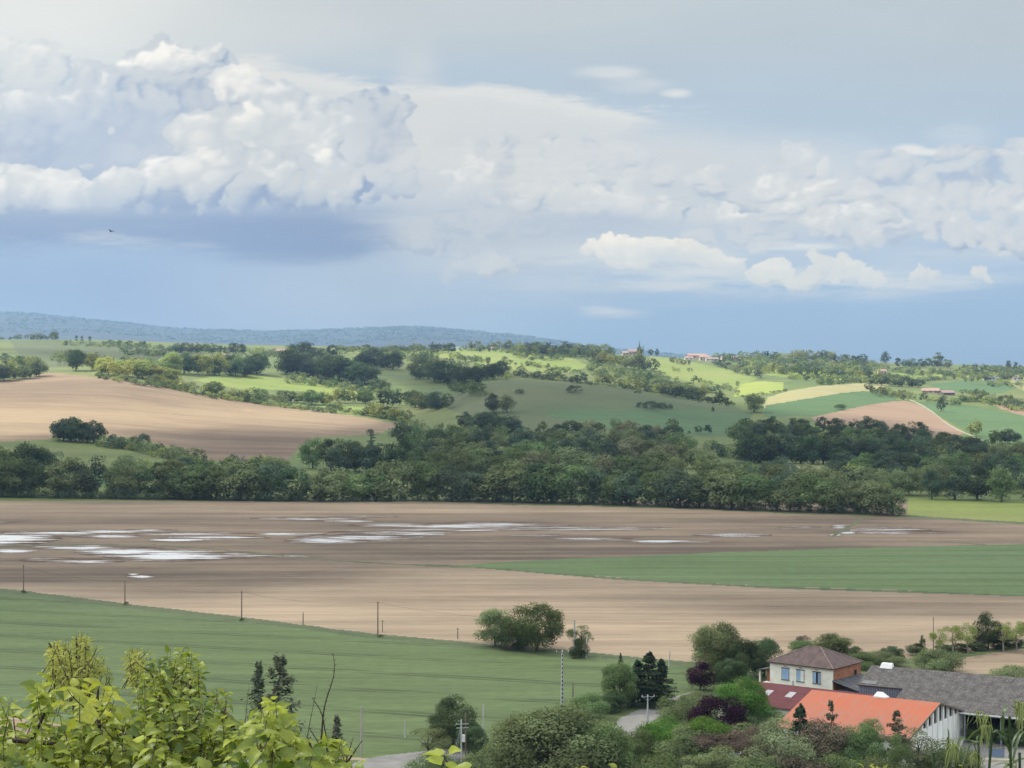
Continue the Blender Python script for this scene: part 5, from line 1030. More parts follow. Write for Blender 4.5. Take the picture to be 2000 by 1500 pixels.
def shed_pt(x,y): p=SA+SAX*x+SN*y; return (p.x,p.y,0)
def tractor(loc,rz,label,paint):
    t=empty('tractor',loc,rz); tag(t,label,'tractor')
    m=MB(); m.box(.2,2.1,-.38,.38,.95,1.6); m.hexa([(1.9,-.35,.95),(2.5,-.28,.95),(2.5,.28,.95),(1.9,.35,.95),(1.9,-.35,1.6),(2.5,-.26,1.45),(2.5,.26,1.45),(1.9,.35,1.6)]); m.box(-1.1,.2,-.5,.5,.75,1.15); m.build('body',paint,t)
    m=MB(); m.box(-1.15,.15,-.7,.7,1.16,2.6); m.build('cab',GLASS,t); m=MB(); m.box(-1.25,.3,-.8,.8,2.61,2.75); m.build('cab_roof',paint,t)
    for (x,y,r,w) in ((-.6,.85,.82,.42),(-.6,-.85,.82,.42),(1.75,.72,.5,.28),(1.75,-.72,.5,.28)):
        m=MB(); m.tube([(x,y-w/2,r),(x,y+w/2,r)],r,20); wh=m.build('wheel',RUB,t); m=MB(); m.tube([(x,y-w/2-.02,r),(x,y+w/2+.02,r)],r*.5,14); m.build('rim',WHITE,wh)
    m=MB(); m.tube([(1.3,.25,1.6),(1.3,.25,2.5)],.05,6); m.build('exhaust',RUB,t)
tractor(shed_pt(10.5,-11.2),math.atan2(SAX.y,SAX.x)-1.75,'dark tractor parked in the first bay of the open shed',TRED)
tractor(shed_pt(17.6,-10.6),math.atan2(SAX.y,SAX.x)-1.5,'second tractor deeper in the open shed behind the reeds',CHROME)
def crate():
    p=ray(1946,1478); t=empty('metal_crate',p,-.35); tag(t,'small metal-framed crate with blue-grey panels standing in the yard','crate'); w,h=1.15,1.45
    for x in (-w,w):
        for y in (-.6,.6): m=MB(); m.box(x-.05,x+.05,y-.05,y+.05,0,h); m.build('post',METAL,t)
    m=MB(); m.box(-w+.06,w-.06,-.62,-.57,.1,h-.35); m.box(-w+.06,w-.06,.57,.62,.1,h-.35); m.build('panel',CHROME,t); m=MB(); m.box(-w-.04,w+.04,-.66,-.56,h+.002,h+.08); m.box(-w-.04,w+.04,.56,.66,h+.002,h+.08); m.box(-w-.04,-w+.05,-.55,.55,h+.002,h+.08); m.box(w-.05,w+.04,-.55,.55,h+.002,h+.08); m.build('rail',RUB,t)
    p=ray(1948,1487); m=MB(); m.box(-2.3,2.2,-.16,.16,.0,.36); 
    for k in range(5): m.box(-2.1+k*.95,-2.0+k*.95,-.19,-.161,.0,.36)
    o=m.build('timber_beam',YEL); o.location=p; o.rotation_euler=(0,0,-.08); tag(o,'long pale yellow beam lying in the yard before the crate','beam')
crate()
# ============================================================ small far houses
def house(u,v,wp,hp,rp,wall,rf,label,name='distant_house',cat='house',rz=0.,dep=.8,wins=3,hip=False,extra=None):
    p=ray(u,v); s=p.y/F; w,h,r=wp*s/2,hp*s,rp*s; d=w*dep; t=empty(name,(p.x,p.y,p.z-.6),rz); tag(t,label,cat)
    m=MB(); m.box(-w,w,-d,d,0,h+.6); 
    m.poly([(-w,-d,h+.6),(-w,d,h+.6),(-w,0,h+r+.5)]); m.poly([(w,-d,h+.6),(w,0,h+r+.5),(w,d,h+.6)]); m.build('wall',wall,t)
    e=.06*w+.3; k=w*.4 if hip else -e
    z0=h+.62; z1=h+r+.6
    if hip: q=[((-w-e,-d-e,z0),(w+e,-d-e,z0),(w-k,0,z1),(-w+k,0,z1)),((w+e,d+e,z0),(-w-e,d+e,z0),(-w+k,0,z1),(w-k,0,z1)),((w+e,-d-e,z0),(w+e,d+e,z0),(w-k,0,z1)),((-w-e,d+e,z0),(-w-e,-d-e,z0),(-w+k,0,z1))]
    else: q=[((-w-e,-d-e,z0),(w+e,-d-e,z0),(w+e,0,z1),(-w-e,0,z1)),((w+e,d+e,z0),(-w-e,d+e,z0),(-w-e,0,z1),(w+e,0,z1))]
    roof('roof',rf,t,q,.25)
    for i in range(wins):
        x=-w+(i+.5)*2*w/wins; ww=min(.9,w/wins*.45); m=MB(); m.box(x-ww,x+ww,-d-.06,-d-.004,.6+h*.3,.6+h*.78); m.build('window',GLASS,t)
    return t
FW=simple('far_white_wall',(.55,.54,.50),(.68,.67,.62)); FB=simple('far_beige_wall',(.40,.35,.28),(.50,.44,.36)); FR=simple('far_red_roof',(.24,.155,.12),(.33,.22,.17)); FBR=simple('far_brown_roof',(.20,.14,.12),(.28,.21,.18)); FG_=simple('far_slate_roof',(.10,.11,.13),(.15,.16,.18)); FS=simple('far_spire_slate',(.07,.08,.10),(.10,.11,.13))
def church():
    p=ray(1249,691); s=p.y/F; t=empty('church',(p.x,p.y,p.z-2),-.15); tag(t,'village church with a slender dark spire on the ridge','church')
    m=MB(); m.box(-17,-3,-6,6,0,9); m.poly([(-17,-6,9),(-17,6,9),(-17,0,13)]); m.build('nave_wall',FB,t); roof('roof',FBR,t,[((-18,-7,9),(-3,-7,9),(-3,0,13.3),(-18,0,13.3)),((-3,7,9),(-18,7,9),(-18,0,13.3),(-3,0,13.3))],.3)
    m=MB(); m.box(-2.9,3.2,-3,3,0,13.5); m.build('tower_wall',FB,t); m=MB(); k=[(-3.4,-3.4,13.5),(3.6,-3.4,13.5),(3.6,3.4,13.5),(-3.4,3.4,13.5)]
    k2=[(-1,-1,17.5),(1.2,-1,17.5),(1.2,1,17.5),(-1,1,17.5)]; m.hexa(k+k2)
    for i in range(4): m.poly([k2[i],k2[(i+1)%4],(.1,0,28)])
    m.build('spire',FS,t)
    for y in (-1.3,1.3): m=MB(); m.box(-.4+y,.6+y,-3.08,-3.004,8.5,11.5); m.build('belfry_opening',DARK,t)
church()
house(1228,691,26,5,4,FB,FBR,'long low beige house left of the church spire',wins=4); house(1377,695,22,7,4,PINKW,FR,'tall pink house with terracotta roof in the ridge village',hip=True,wins=3)
house(1360,700,34,6,4,PINKW,FR,'wide pink house lower left of the tall pink house',wins=4); house(1345,704,16,5,3,FW,FR,'small white-walled house at the left end of the village',wins=2); house(1390,705,24,4,3,FW,FBR,'low white house under the tall pink house',wins=3)
house(1425,699,34,4,4,FB,FBR,'long beige house right of the tall pink house',wins=4); house(1458,701,24,4,3,FB,FG_,'grey-roofed long house at the right end of the village',wins=3)
house(432,703,20,8,4,FW,FR,'white farmhouse half hidden in the grove on the left hill',wins=3); house(412,704,12,5,3,FB,FBR,'small beige barn beside the white farmhouse in the grove',wins=1)
house(548,690,18,5,4,PINKW,FBR,'pinkish house with brown roof on the left ridge',wins=2); house(536,690,8,5,3,FW,FBR,'small white gable beside the pinkish ridge house',wins=1)
house(1722,731,16,6,4,PINKW,FR,'pink house among trees below the right ridge',wins=3); house(1712,735,18,4,2,FW,FR,'low white annexe left of the pink house among trees',wins=2)
house(1818,768,32,5,5,FB,FR,'pink-roofed farmhouse at the top of the pale track',wins=3,rz=-.3); house(1848,772,26,5,5,WOOD,FBR,'dark open barn right of the pink-roofed farmhouse',wins=1,rz=.35)
house(1935,743,26,5,3,FW,FG_,'long white farm building on the far right slope',wins=4); house(1960,741,14,5,3,BLUEGREY,FG_,'dark grey barn beside the long white farm building',wins=1); house(1985,743,16,5,3,FW,FBR,'small white house at the far right farm',wins=2)
house(1965,722,26,3,2,FW,FG_,'thin white building on the right skyline',wins=3); house(965,680,12,4,3,FW,FR,'tiny white house on the middle ridge left of the church',wins=2)
house(-2,968,8,7,4,FW,FR,'small white hut with red roof at the edge of the wet field',name='hut',cat='hut',wins=1)
# ============================================================ near trees and shrubs (150 to 420 m)
NH,NWD=1.0,1.18
def near(u,v,hp,wp,key,mat,label,name=None,bark=None):
    p=ray(u,v) if v<1470 else ray(u,1470)
    if v>=1470:      # stands below the frame: continue down the sight line to the ground
        Y=CAMH*F/(v-HV); Y=max(Y,185); z=hillz(0,Y); p=Vector(((u-1000)/F*Y,Y,z)); 
    k2=name_of(key); h=hp*p.y/F*NH; w=wp*p.y/F*NWD
    o=place(name or k2[0][0],key,mat,p-Vector((0,0,h*.02)),h,w,label,k2[0][1],None,bark=bark); return o
near(968,1262,78,72,'nround0','grey','grey-green willow at the left of the clump on the field edge')
near(1048,1270,100,112,'nwide0','mid','large round green tree on the wheat field edge')
near(1000,1268,40,70,'nbush0','dark','dark thicket under the large round field-edge tree')
near(1135,1282,66,56,'nairy0','olive','thin-leaved olive tree right of the round field-edge tree')
near(1130,1285,40,36,'nbush1','dark','dark shrub around the foot of the thin-leaved tree')
near(1405,1318,106,88,'nround1','olive','tall round olive tree left of the farmhouse behind the garden')
near(1388,1300,76,80,'nround2','grey','grey-green tree leaning over the pale field left of the farmhouse')
near(1450,1330,84,84,'nwide1','dark','dark holly-like tree in the middle of the garden row')
near(1492,1322,80,66,'nround0','dark','dark cedar-like tree beside the left corner of the farmhouse')
near(1425,1345,62,74,'ndome0','dark','dark domed bush before the olive garden tree')
near(1212,1384,96,72,'nround0','mid','tall green tree left of the dark conifers by the lane')
near(1212,1300,26,12,'ncone0','conifer','small pointed conifer top above the green lane tree')
near(1268,1378,108,86,'ncone1','conifer','tallest dark conifer with a jagged top by the lane'); near(1292,1376,92,70,'ncone1','conifer','second jagged conifer touching the tallest one by the lane'); near(1246,1378,92,66,'ncone1','conifer','third dark conifer on the left of the jagged group')
near(1150,1402,52,66,'nbush0','mid','wide low shrub at the bend left of the lane'); near(1195,1392,40,60,'ndome1','dark','dark shrub between the lane and the conifers')
near(1368,1348,56,50,'nround2','purple','small purple-leaved tree behind the garden shrubs')
near(1450,1432,112,102,'nround1','fresh','bright green domed tree before the dark red roof')
near(1402,1456,106,112,'nwide0','purple','large dark purple tree in the middle of the garden')
near(1358,1392,46,60,'nbush0','grey','pale feathery shrub at the far end of the lane'); near(1325,1412,40,44,'nairy0','brown','bare brownish shrub beside the lane')
near(1332,1428,74,84,'nbush1','olive','olive shrub right of the lane by the electricity post')
near(1300,1470,70,100,'nbush0','fresh','bright green shrub below the lane'); near(1250,1480,62,80,'nbush1','mid','green shrub left of the bright one below the lane'); near(1375,1478,80,100,'nround0','fresh','fresh green bush under the purple tree')
near(1090,1545,172,240,'nwide1','olive','very large broad olive-green tree at the bottom of the photo'); near(1020,1530,140,120,'nround1','olive','left shoulder tree of the very large broad tree'); near(1180,1545,140,130,'nround0','mid','right shoulder tree of the very large broad tree')
near(885,1460,98,92,'nround2','dark','dark green round tree behind the twin transformer poles'); near(925,1480,66,56,'nround0','dark','small dark tree just right of the transformer poles'); near(838,1485,70,84,'nairy1','olive','thin olive shrub left of the dark round tree'); near(870,1450,60,40,'nairy0','light','pale blossoming shrub at the left of the dark round tree')
near(1410,1500,74,120,'nairy1','brown','brown budding shrub in the middle of the bottom edge'); near(1460,1520,90,90,'nairy0','brown','leafless brown tree left of the blossoming shrub')
near(1525,1545,138,120,'nround2','white','pale blossoming shrub in front of the barn eaves'); near(1602,1535,132,110,'nround1','brown','brownish tree in front of the orange roof'); near(1563,1530,160,80,'ncone0','conifer','dark pointed conifer against the left of the orange roof')
near(1622,1520,156,62,'npine','pine','ragged pine against the middle of the orange roof'); near(1702,1520,134,56,'nairy1','olive','slender bare-stemmed tree against the orange roof'); near(1684,1535,128,110,'nwide0','mid','broad dark tree at the left foot of the barn gable')
near(1752,1540,156,86,'npine','pine','tall flat-topped pine before the corner of the barn'); near(1757,1560,140,42,'noval','mid','ivy-green column around the foot of the tall pine')
near(1790,1530,116,90,'nairy0','white','pale leafy tree half over the white gable'); near(1660,1520,84,70,'nbush1','olive','olive thicket between the two bottom pines'); near(1850,1530,84,120,'nbush0','mid','dark green thicket in front of the barn corner'); near(1560,1560,90,130,'nbush1','brown','brown undergrowth thicket under the blossoming shrub')
near(1640,1560,90,130,'nbush0','mid','green thicket at the bottom under the broad dark tree'); near(1730,1570,90,130,'nbush1','olive','olive thicket at the bottom below the tall pine'); near(1490,1560,84,110,'nbush0','mid','green thicket below the leafless brown tree'); near(1380,1560,90,140,'ndome0','olive','domed olive bush at the bottom edge'); near(1290,1560,90,120,'nbush0','mid','dense green bush at the bottom edge beside the broad tree'); near(930,1550,80,110,'nbush1','olive','olive bush at the bottom edge left of the broad tree')
near(1510,1432,44,70,'nbush0','mid','green shrub at the low end of the orange roof'); near(1480,1440,50,60,'nbush1','olive','olive shrub below the bright domed tree')
near(1935,1445,34,90,'nbush0','mid','weedy green clump in front of the open shed'); near(1985,1452,40,80,'nbush1','mid','second weedy clump at the right edge before the shed')
near(1440,1470,60,110,'nbush0','olive','olive thicket under the purple tree and bright dome'); near(1340,1490,74,110,'nbush1','olive','broad olive thicket right of the fresh green shrub'); near(1470,1482,64,90,'nround1','brown','brownish shrub tree before the low end of the orange roof')
near(850,1545,80,110,'nbush1','mid','green bush below the transformer poles'); near(1420,1545,84,110,'nround2','grey','greyish tree crown cut by the bottom edge left of the white shrub')
# behind the farmhouse
near(1572,1285,36,64,'nround0','mid','round green tree behind the left of the farmhouse roof'); near(1625,1292,56,70,'nround1','mid','rounded green tree behind the peak of the farmhouse roof'); near(1665,1296,36,60,'nwide0','mid','lower green tree right of the farmhouse peak'); near(1570,1280,44,30,'nairy1','brown','bare twiggy tree rising behind the farmhouse')
near(1715,1300,30,80,'nbush0','olive','light olive shrub behind the grey shed roof'); near(1745,1292,32,50,'ndome0','dark','dark round shrub behind the grey shed roof'); near(1790,1280,24,36,'nround2','dark','small dark round tree at the corner of the small field'); near(1835,1312,48,84,'nbush1','olive','light green shrub beside the shed ridge and small field'); near(1690,1305,30,70,'nbush1','mid','green shrub right behind the farmhouse')
near(1985,1335,36,90,'nbush0','olive','shrub at the right edge above the shed roof')
for i,(u,hp,wp) in enumerate(((1835,58,40),(1862,66,44),(1890,64,40),(1960,60,40),(1985,62,44),(2010,60,44))):
    near(u,1282-i*3,hp,wp,'nairy'+str(i%2),'light',f"pale slender new-leaved tree in the row by the small field, {ordn(i+1)} from left",bark=PBARK)
near(1930,1268,70,56,'nround2','dark','ivy-dark tree among the pale slender trees'); near(1802,1282,46,10,'noval','dark','thin ivy-clad stump at the head of the pale tree row')
for i,u in enumerate((1848,1880,1910,1950,1980)): near(u,1276-i*3,18,44,'ndome'+str(i%2),'dark',f"low dark bush under the pale slender trees, {ordn(i+1)} from left")
near(15,1200,0.1,0.1,'nbush0','dark','x') if False else None
# small bushes at pole feet and far-left fringe
for i,(u,v) in enumerate(((46,1158),(246,1181),(473,1213),(744,1245))): near(u,v,6,13,'low0','dark',f"tiny dark bush at the foot of the {('first','second','third','fourth')[i]} field-edge pole")
# dark narrow trees rising from below on the left
near(505,1560,272,80,'nspindle0','pine','left one of two slim grey-brown cypresses above the leafy shrub'); near(546,1560,290,98,'nspindle1','pine','right one of two slim cypresses above the leafy shrub'); near(658,1540,145,56,'nspindle0','pine','short brownish conifer right of the leafy shrub')
plant_all()
# ============================================================ poles
def pole(u,v,hp,style,label,lean=0.,w=None,mat=None):
    p=ray(u,v) if v<1470 else PZ(u,v,0.); h=hp*p.y/F; cat='utility pole'; nm='utility_pole'
    t=empty(nm,p,random.uniform(-.1,.1)+.12); t.rotation_euler[1]=lean; tag(t,label,cat)
    m=MB(); r=w or .15
    if style=='concrete':
        m.hexa([(-.26,-.18,0),(.26,-.18,0),(.26,.18,0),(-.26,.18,0),(-.12,-.1,h),(.12,-.1,h),(.12,.1,h),(-.12,.1,h)]); m.build('mast',mat or CONC,t)
        m=MB()
        for k in range(int(h/.75)-1): z=.5+k*.75; f=1-.5*z/h; m.box(-.13*f,.13*f,-.19*f-.03,-.19*f+.0,z,z+.38)
        m.build('recess_shade',DARK,t)  # dark slabs on the mast face stand in for shaded hollows
    else: m.tube([(0,0,0),(0,0,h*.5),(0,0,h)],[r,r*.88,r*.72],8); m.build('mast',mat or WOOD,t)
    if style in('tee','concrete'):
        m=MB(); m.box(-1.15,1.15,-.30,-.20,h-.35,h-.24); m.tube([(-.9,-.25,h-.34),(0,-.2,h-1.0)],.03,4); m.tube([(.9,-.25,h-.34),(0,-.2,h-1.0)],.03,4); m.build('crossarm',METAL if style=='tee' else WOOD,t)
        for x in (-1.05,0,1.05): m=MB(); m.tube([(x,-.25,h-.24),(x,-.25,h+.06)],[.06,.03],6); m.build('insulator',WHITE,t)
    if style=='small': m=MB(); m.box(-.4,.4,-.22,-.16,h-.3,h-.22); m.build('crossarm',WOOD,t)
    return t
PW=WOOD
for i,(u,v,hp,st) in enumerate(((46,1157,54,'small'),(244,1180,46,'small'),(472,1212,58,'small'),(738,1243,68,'small'))): pole(u,v,hp,st,f"thin dark wooden pole on the wheat field edge, {ordn(i+1)} from left",w=.16)
pole(592,1220,24,'plain','short bare post between the third and fourth field-edge poles',w=.14); pole(747,1235,24,'small','short post just right of the fourth field-edge pole',w=.1); pole(894,1248,22,'small','short post left of the field-edge willow',w=.12); pole(146,1168,16,'plain','very short pale post right of the first field-edge pole',w=.1,mat=CONC)
pole(1010,1269,40,'plain','leaning pole in front of the large round field-edge tree',.12,.12); pole(1122,1284,74,'plain','tall pale wooden pole by the thin-leaved tree',0,.24,simple('bleached_wood',(.30,.29,.26),(.42,.41,.37),(4,4,1))); pole(1144,1285,42,'plain','shorter white pole leaning right of the tall pale pole',.05,.18,CONC)
pole(1306,1304,32,'plain','thin white leaning post on the field beside the garden',.08,.13,CONC); pole(1098,1386,116,'concrete','tall concrete ladder-like pylon standing in the wheat by the broad tree'); pole(1119,1362,28,'plain','short dark post right of the concrete pylon',0,.12)
pole(706,1476,96,'plain','tall pale wooden pole beside the lane end at the wheat corner',0,.2,simple('bleached_wood_two',(.26,.24,.20),(.36,.34,.29),(4,4,1))); pole(791,1441,34,'plain','short white pole on the wheat left of the olive shrub',0,.14,CONC); pole(944,1428,52,'plain','white pole on the wheat right of the dark round tree',0,.14,CONC)
pole(1265,1425,68,'tee','electricity post with a white crossarm beside the lane',0,.16,CONC); pole(1432,1540,72,'tee','electricity post with a crossarm cut by the bottom edge',0,.16,CONC); pole(1823,1275,70,'plain','very thin pole among the pale slender trees',0,.11)
pole(1507,1312,42,'plain','thin grey aerial pole at the left of the farmhouse',0,.1,CONC)
def transformer():
    p=PZ(904,1488,0); t=empty('transformer_pole',p,.2); tag(t,'twin wooden poles carrying a small white transformer','utility pole')
    for x,h in ((-.25,6.6),(.45,7.6)): m=MB(); m.tube([(x,0,0),(x,0,h)],[.15,.11],8); m.build('mast',WOOD if x>0 else CONC,t)
    m=MB(); m.box(-.2,.25,-.55,-.18,3.2,4.3); m.build('transformer_tank',WHITE,t)
    for z in (5.3,5.9): m=MB(); m.box(-1.1,.9,-.22,-.14,z,z+.09); m.build('crossarm',CONC,t)
    m=MB(); m.tube([(-.35,0,5.4),(-1.7,.1,0)],.05,5); m.tube([(-.35,0,5.0),(-1.2,.1,0)],.05,5); m.build('stay',METAL,t)
transformer()
def cable(a,b,sag,label):
    cu_=[Vector(a).lerp(Vector(b),i/14)-Vector((0,0,sag*4*(i/14)*(1-i/14))) for i in range(15)]; m=MB(); m.tube(cu_,.018,4); o=m.build('overhead_wire',RUB); tag(o,label,'wire')
def top(u,v,hp): p=ray(u,v) if v<1470 else PZ(u,v,0); return p+Vector((0,0,hp*p.y/F-.25))
P_=[(46,1157,54),(244,1180,46),(472,1212,58),(738,1243,68),(1122,1284,74)]
for i in range(4): cable(top(*P_[i]),top(*P_[i+1]),1.1,f"thin overhead wire spanning the field-edge poles, {ordn(i+1)} span from left")
# ============================================================ a small car by the lane end, and a bird
def bird():
    d=90.; x=(217-1000)/F*d; z=CAMH+(HV-452)/F*d; m=MB(); s=.16
    m.tube([(-.9*s,0,0),(-.3*s,0,.04*s),(.5*s,0,.06*s),(.85*s,0,.02*s)],[.02*s,.13*s,.12*s,.04*s],6)
    t=m.build('flying_bird',RUB,smooth=True); w=MB()
    for sg in (-1,1): w.hexa([(-.25*s,.05*sg*s,0),(.3*s,.05*sg*s,0),(.05*s,sg*.8*s,.35*s),(-.25*s,sg*.75*s,.33*s),(-.25*s,.05*sg*s,.03*s),(.3*s,.05*sg*s,.03*s),(.05*s,sg*.8*s,.37*s),(-.25*s,sg*.75*s,.35*s)]); w.poly([(.05*s,sg*.8*s,.36*s),(-.25*s,sg*.75*s,.34*s),(-.4*s,sg*1.5*s,.05*s)])
    w.build('wings',RUB,t); t.location=(x,d,z); t.rotation_euler=(.3,.2,2.4); tag(t,'small dark bird flying under the big cloud','bird')
bird()
# ============================================================ plants close to the camera
def blade_mat(name,c,c2,trans=.45,gloss=.08):
    m,N,L,o=newmat(name); b=NB(N,L); t=b.attr('tint'); col=b.mix(t,c,c2); n=b.noise(b.obc((40,40,40)),1.,3); col=b.scale(col,b.rng(n,.3,.7,.82,1.15))
    d=N.new('ShaderNodeBsdfDiffuse'); L.new(col,d.inputs[0]); tl=N.new('ShaderNodeBsdfTranslucent'); L.new(b.scale(col,1.15),tl.inputs[0]); mx=N.new('ShaderNodeMixShader'); mx.inputs[0].default_value=trans; L.new(d.outputs[0],mx.inputs[1]); L.new(tl.outputs[0],mx.inputs[2])
    g=N.new('ShaderNodeBsdfGlossy'); g.inputs[1].default_value=.45; g.inputs[0].default_value=(.9,.95,1,1); m2=N.new('ShaderNodeMixShader'); m2.inputs[0].default_value=gloss; L.new(mx.outputs[0],m2.inputs[1]); L.new(g.outputs[0],m2.inputs[2]); L.new(m2.outputs[0],o.inputs[0]); return m
LIME=blade_mat('young_lime_leaves',(.070,.115,.014),(.34,.38,.045),gloss=.02); GOLD=blade_mat('golden_young_leaves',(.20,.24,.028),(.42,.42,.05),gloss=.02); FEATH=blade_mat('small_spring_leaves',(.13,.17,.035),(.36,.36,.075),gloss=.01); REED=blade_mat('reed_blades',(.035,.062,.018),(.085,.12,.038),.3,.03); PLUME=blade_mat('pale_reed_plumes',(.13,.16,.06),(.24,.27,.11),.4,.0)
TWIG=simple('dark_twig_bark',(.035,.026,.02),(.075,.055,.04),(40,40,40))
def fp(u,v,Y): return np.array([(u-1000)/F*Y,Y,CAMH-(v-HV)/F*Y])
# heart-shaped leaf, tip towards +x, 9 x 5 points, unit length
def leaf_template(kind):
    ts=np.linspace(0,1,8); rows=[]
    for t in ts:
        if kind=='heart': w=.46*(math.sin(math.pi*min(1,(t*.93+.07))**.62))**.8*(1-.18*t); x=t-.06*0
        else: w=.24*math.sin(math.pi*t**.8)+.004
        if t==1: w=.002
        rows.append([(x if kind=='heart' else t)-(.10*abs(q)*(1-t)**3 if kind=='heart' else 0) for q in (-1,-.5,0,.5,1)]); rows[-1]=(rows[-1],[w*q for q in (-1,-.55,0,.55,1)])
    V=np.array([[x,y,0] for xs,ys in rows for x,y in zip(xs,ys)]); q=[]
    for i in range(7):
        for j in range(4): a=i*5+j; q.append((a,a+1,a+6,a+5))
    return V,np.array(q)
LT={'heart':leaf_template('heart'),'lance':leaf_template('lance')}
class Leaves:
    def __init__(s): s.V=[];s.F=[];s.T=[];s.n=0
    def add(s,kind,pos,dirv,up,L_,r,tint):
        V,Q=LT[kind]; d=dirv/np.linalg.norm(dirv); y=np.cross(up,d); y/=max(np.linalg.norm(y),1e-6); z=np.cross(d,y)
        fold=r.uniform(.15,.6); droop=r.uniform(.15,.65); curl=r.uniform(-.2,.2)
        x_,y_=V[:,0],V[:,1]; zz=np.abs(y_)*fold-droop*x_**2+curl*y_*x_+.03*np.sin(x_*14+y_*9)*np.abs(y_)*2
        P=pos+L_*(x_[:,None]*d+y_[:,None]*y*(1-.12*fold)+zz[:,None]*z); s.V.append(P); s.F.append(Q+s.n); s.n+=len(P); s.T.append(np.full(len(P),tint))
    def ribbon(s,pts,w,r,tint,keel=.25):
        pts=np.array(pts); n=len(pts); d=np.gradient(pts,axis=0); side=np.cross(d,np.array([0.,0,1])+r.normal(0,.25,3)); side/=np.linalg.norm(side,axis=1,keepdims=True); nn=np.cross(side,d); nn/=np.linalg.norm(nn,axis=1,keepdims=True)
        t=np.linspace(0,1,n)[:,None]; ww=w*np.clip(np.sin(np.pi*(t*.9+.1))**.6,.04,1)
        P=np.stack([pts-side*ww,pts-nn*ww*keel,pts+side*ww],1).reshape(-1,3); Q=[]
        for i in range(n-1):
            for j in range(2): a=i*3+j; Q.append((a,a+1,a+4,a+3))
        s.V.append(P); s.F.append(np.array(Q)+s.n); s.n+=len(P); s.T.append(np.full(len(P),tint))
    def build(s,name,mat,parent): return obj(name,mesh_np(name,np.concatenate(s.V),np.concatenate(s.F),mat,{'tint':np.concatenate(s.T)},smooth=True),parent)
def spline(P,n=14):
    P=[np.array(p,float) for p in P]; P=[2*P[0]-P[1]]+P+[2*P[-1]-P[-2]]; out=[]
    for i in range(1,len(P)-2):
        for k in range(n):
            t=k/n; out.append(.5*((2*P[i])+(-P[i-1]+P[i+1])*t+(2*P[i-1]-5*P[i]+4*P[i+1]-P[i+2])*t*t+(-P[i-1]+3*P[i]-3*P[i+1]+P[i+2])*t**3))
    out.append(P[-2]); return out
def shrub(name,label,stems,zones,seed,mat,kind,Y0,fill=None,cat='shrub'):
    """stems: photo polylines with depth; zones: (u,v,ru,rv,twigs,leaf length m,depth,lighten)"""
    r=np.random.default_rng(seed); t=empty(name,tuple(fp(stems[0][0][0],1620,Y0))); tag(t,label,cat); base=np.array(t.location); st=MB(); lv=Leaves()
    for S in stems:
        P=spline([fp(u,v,Y)-base for u,v,Y in S],8); w=S[0][2]*.0011*1.6; n=len(P); st.tube(P,[w*(1-.75*i/(n-1)) for i in range(n)],5)
    for (u,v,ru,rv,nt,L_,Y,li) in zones:
        if len(zones)>3: nt=int(nt*1.75); L_=L_*.52
        for k in range(nt):
            a=r.uniform(0,6.283); q=math.sqrt(r.random()); uu=u+math.cos(a)*ru*q; vv=v+math.sin(a)*rv*q; Yd=Y+r.uniform(-.7,.7)
            # a twig that ends here, coming from lower down and nearer the middle
            ln=r.uniform(35,85); sd=np.clip((uu-u)/ru,-1,1)*30+r.normal(0,16)
            P=spline([fp(uu-sd,vv+ln,Yd+r.normal(0,.1))-base,fp(uu-sd*.35,vv+ln*.45,Yd)-base,fp(uu,vv,Yd)-base],5); st.tube(P,[.0020-.0014*i/(len(P)-1) for i in range(len(P))],4,False)
            side=1; m=max(3,int(ln/(L_*F/Yd)*3.0))
            for j in range(m):
                f=(j+.6)/m; p=P[min(int(f*(len(P)-1)),len(P)-1)]; side=-side
                tang=P[-1]-P[0]; tang/=np.linalg.norm(tang); dv=np.array([side*r.uniform(.3,1.),r.uniform(-.8,.5),r.uniform(-.35,.35)])+tang*.5*(f>.8)
                pet=dv/np.linalg.norm(dv)*L_*.25; up=np.array([r.normal(0,.45),r.normal(-.25,.4),1.])
                lv.add(kind,p+pet,dv,up,L_*r.uniform(.40,1.25),r,np.clip(li+r.normal(0,.22),0,1))
    st.build('branches',TWIG,t,True); lv.build('foliage',mat,t); return t
S_MAIN=[[(60,1560,6.4),(45,1480,6.4),(75,1420,6.3),(105,1350,6.2)],[(200,1560,6.2),(205,1480,6.2),(192,1400,6.2),(192,1345,6.2)],[(-20,1442,6.1),(60,1448,6.0),(130,1456,6.0),(185,1470,6.1),(245,1505,6.2)],[(205,1432,6.),(260,1438,6.),(345,1432,6.1),(420,1470,6.2)],[(350,1560,6.6),(352,1450,6.6),(370,1380,6.6),(372,1310,6.6)],[(480,1520,6.3),(455,1420,6.3),(420,1370,6.4),(350,1326,6.5)],[(330,1400,6.6),(300,1320,6.6),(275,1300,6.6)],[(240,1480,6.4),(180,1400,6.5),(175,1340,6.5)]]
shrub('leafy_shrub','large yellow-green leafy shrub filling the lower left corner',S_MAIN,[(95,1345,38,14,7,.085,6.2,.6),(60,1440,90,50,26,.08,6.1,.5),(180,1440,120,60,42,.085,6.2,.5),(320,1340,70,55,40,.060,6.7,.35),(335,1296,66,34,18,.056,6.7,.4),(350,1420,90,60,46,.07,6.4,.4),(270,1470,140,40,40,.085,6.0,.5),(60,1490,110,30,26,.09,5.8,.35),(440,1450,60,60,26,.07,6.3,.4),(5,1365,24,12,4,.07,6.,.4),(340,1500,200,20,34,.085,5.9,.35),(120,1520,160,20,24,.085,5.8,.35),(420,1520,160,25,30,.085,5.8,.35),(370,1370,40,40,12,.055,6.5,.3),(425,1350,22,8,3,.055,6.4,.4)],5,LIME,'heart',6.2)
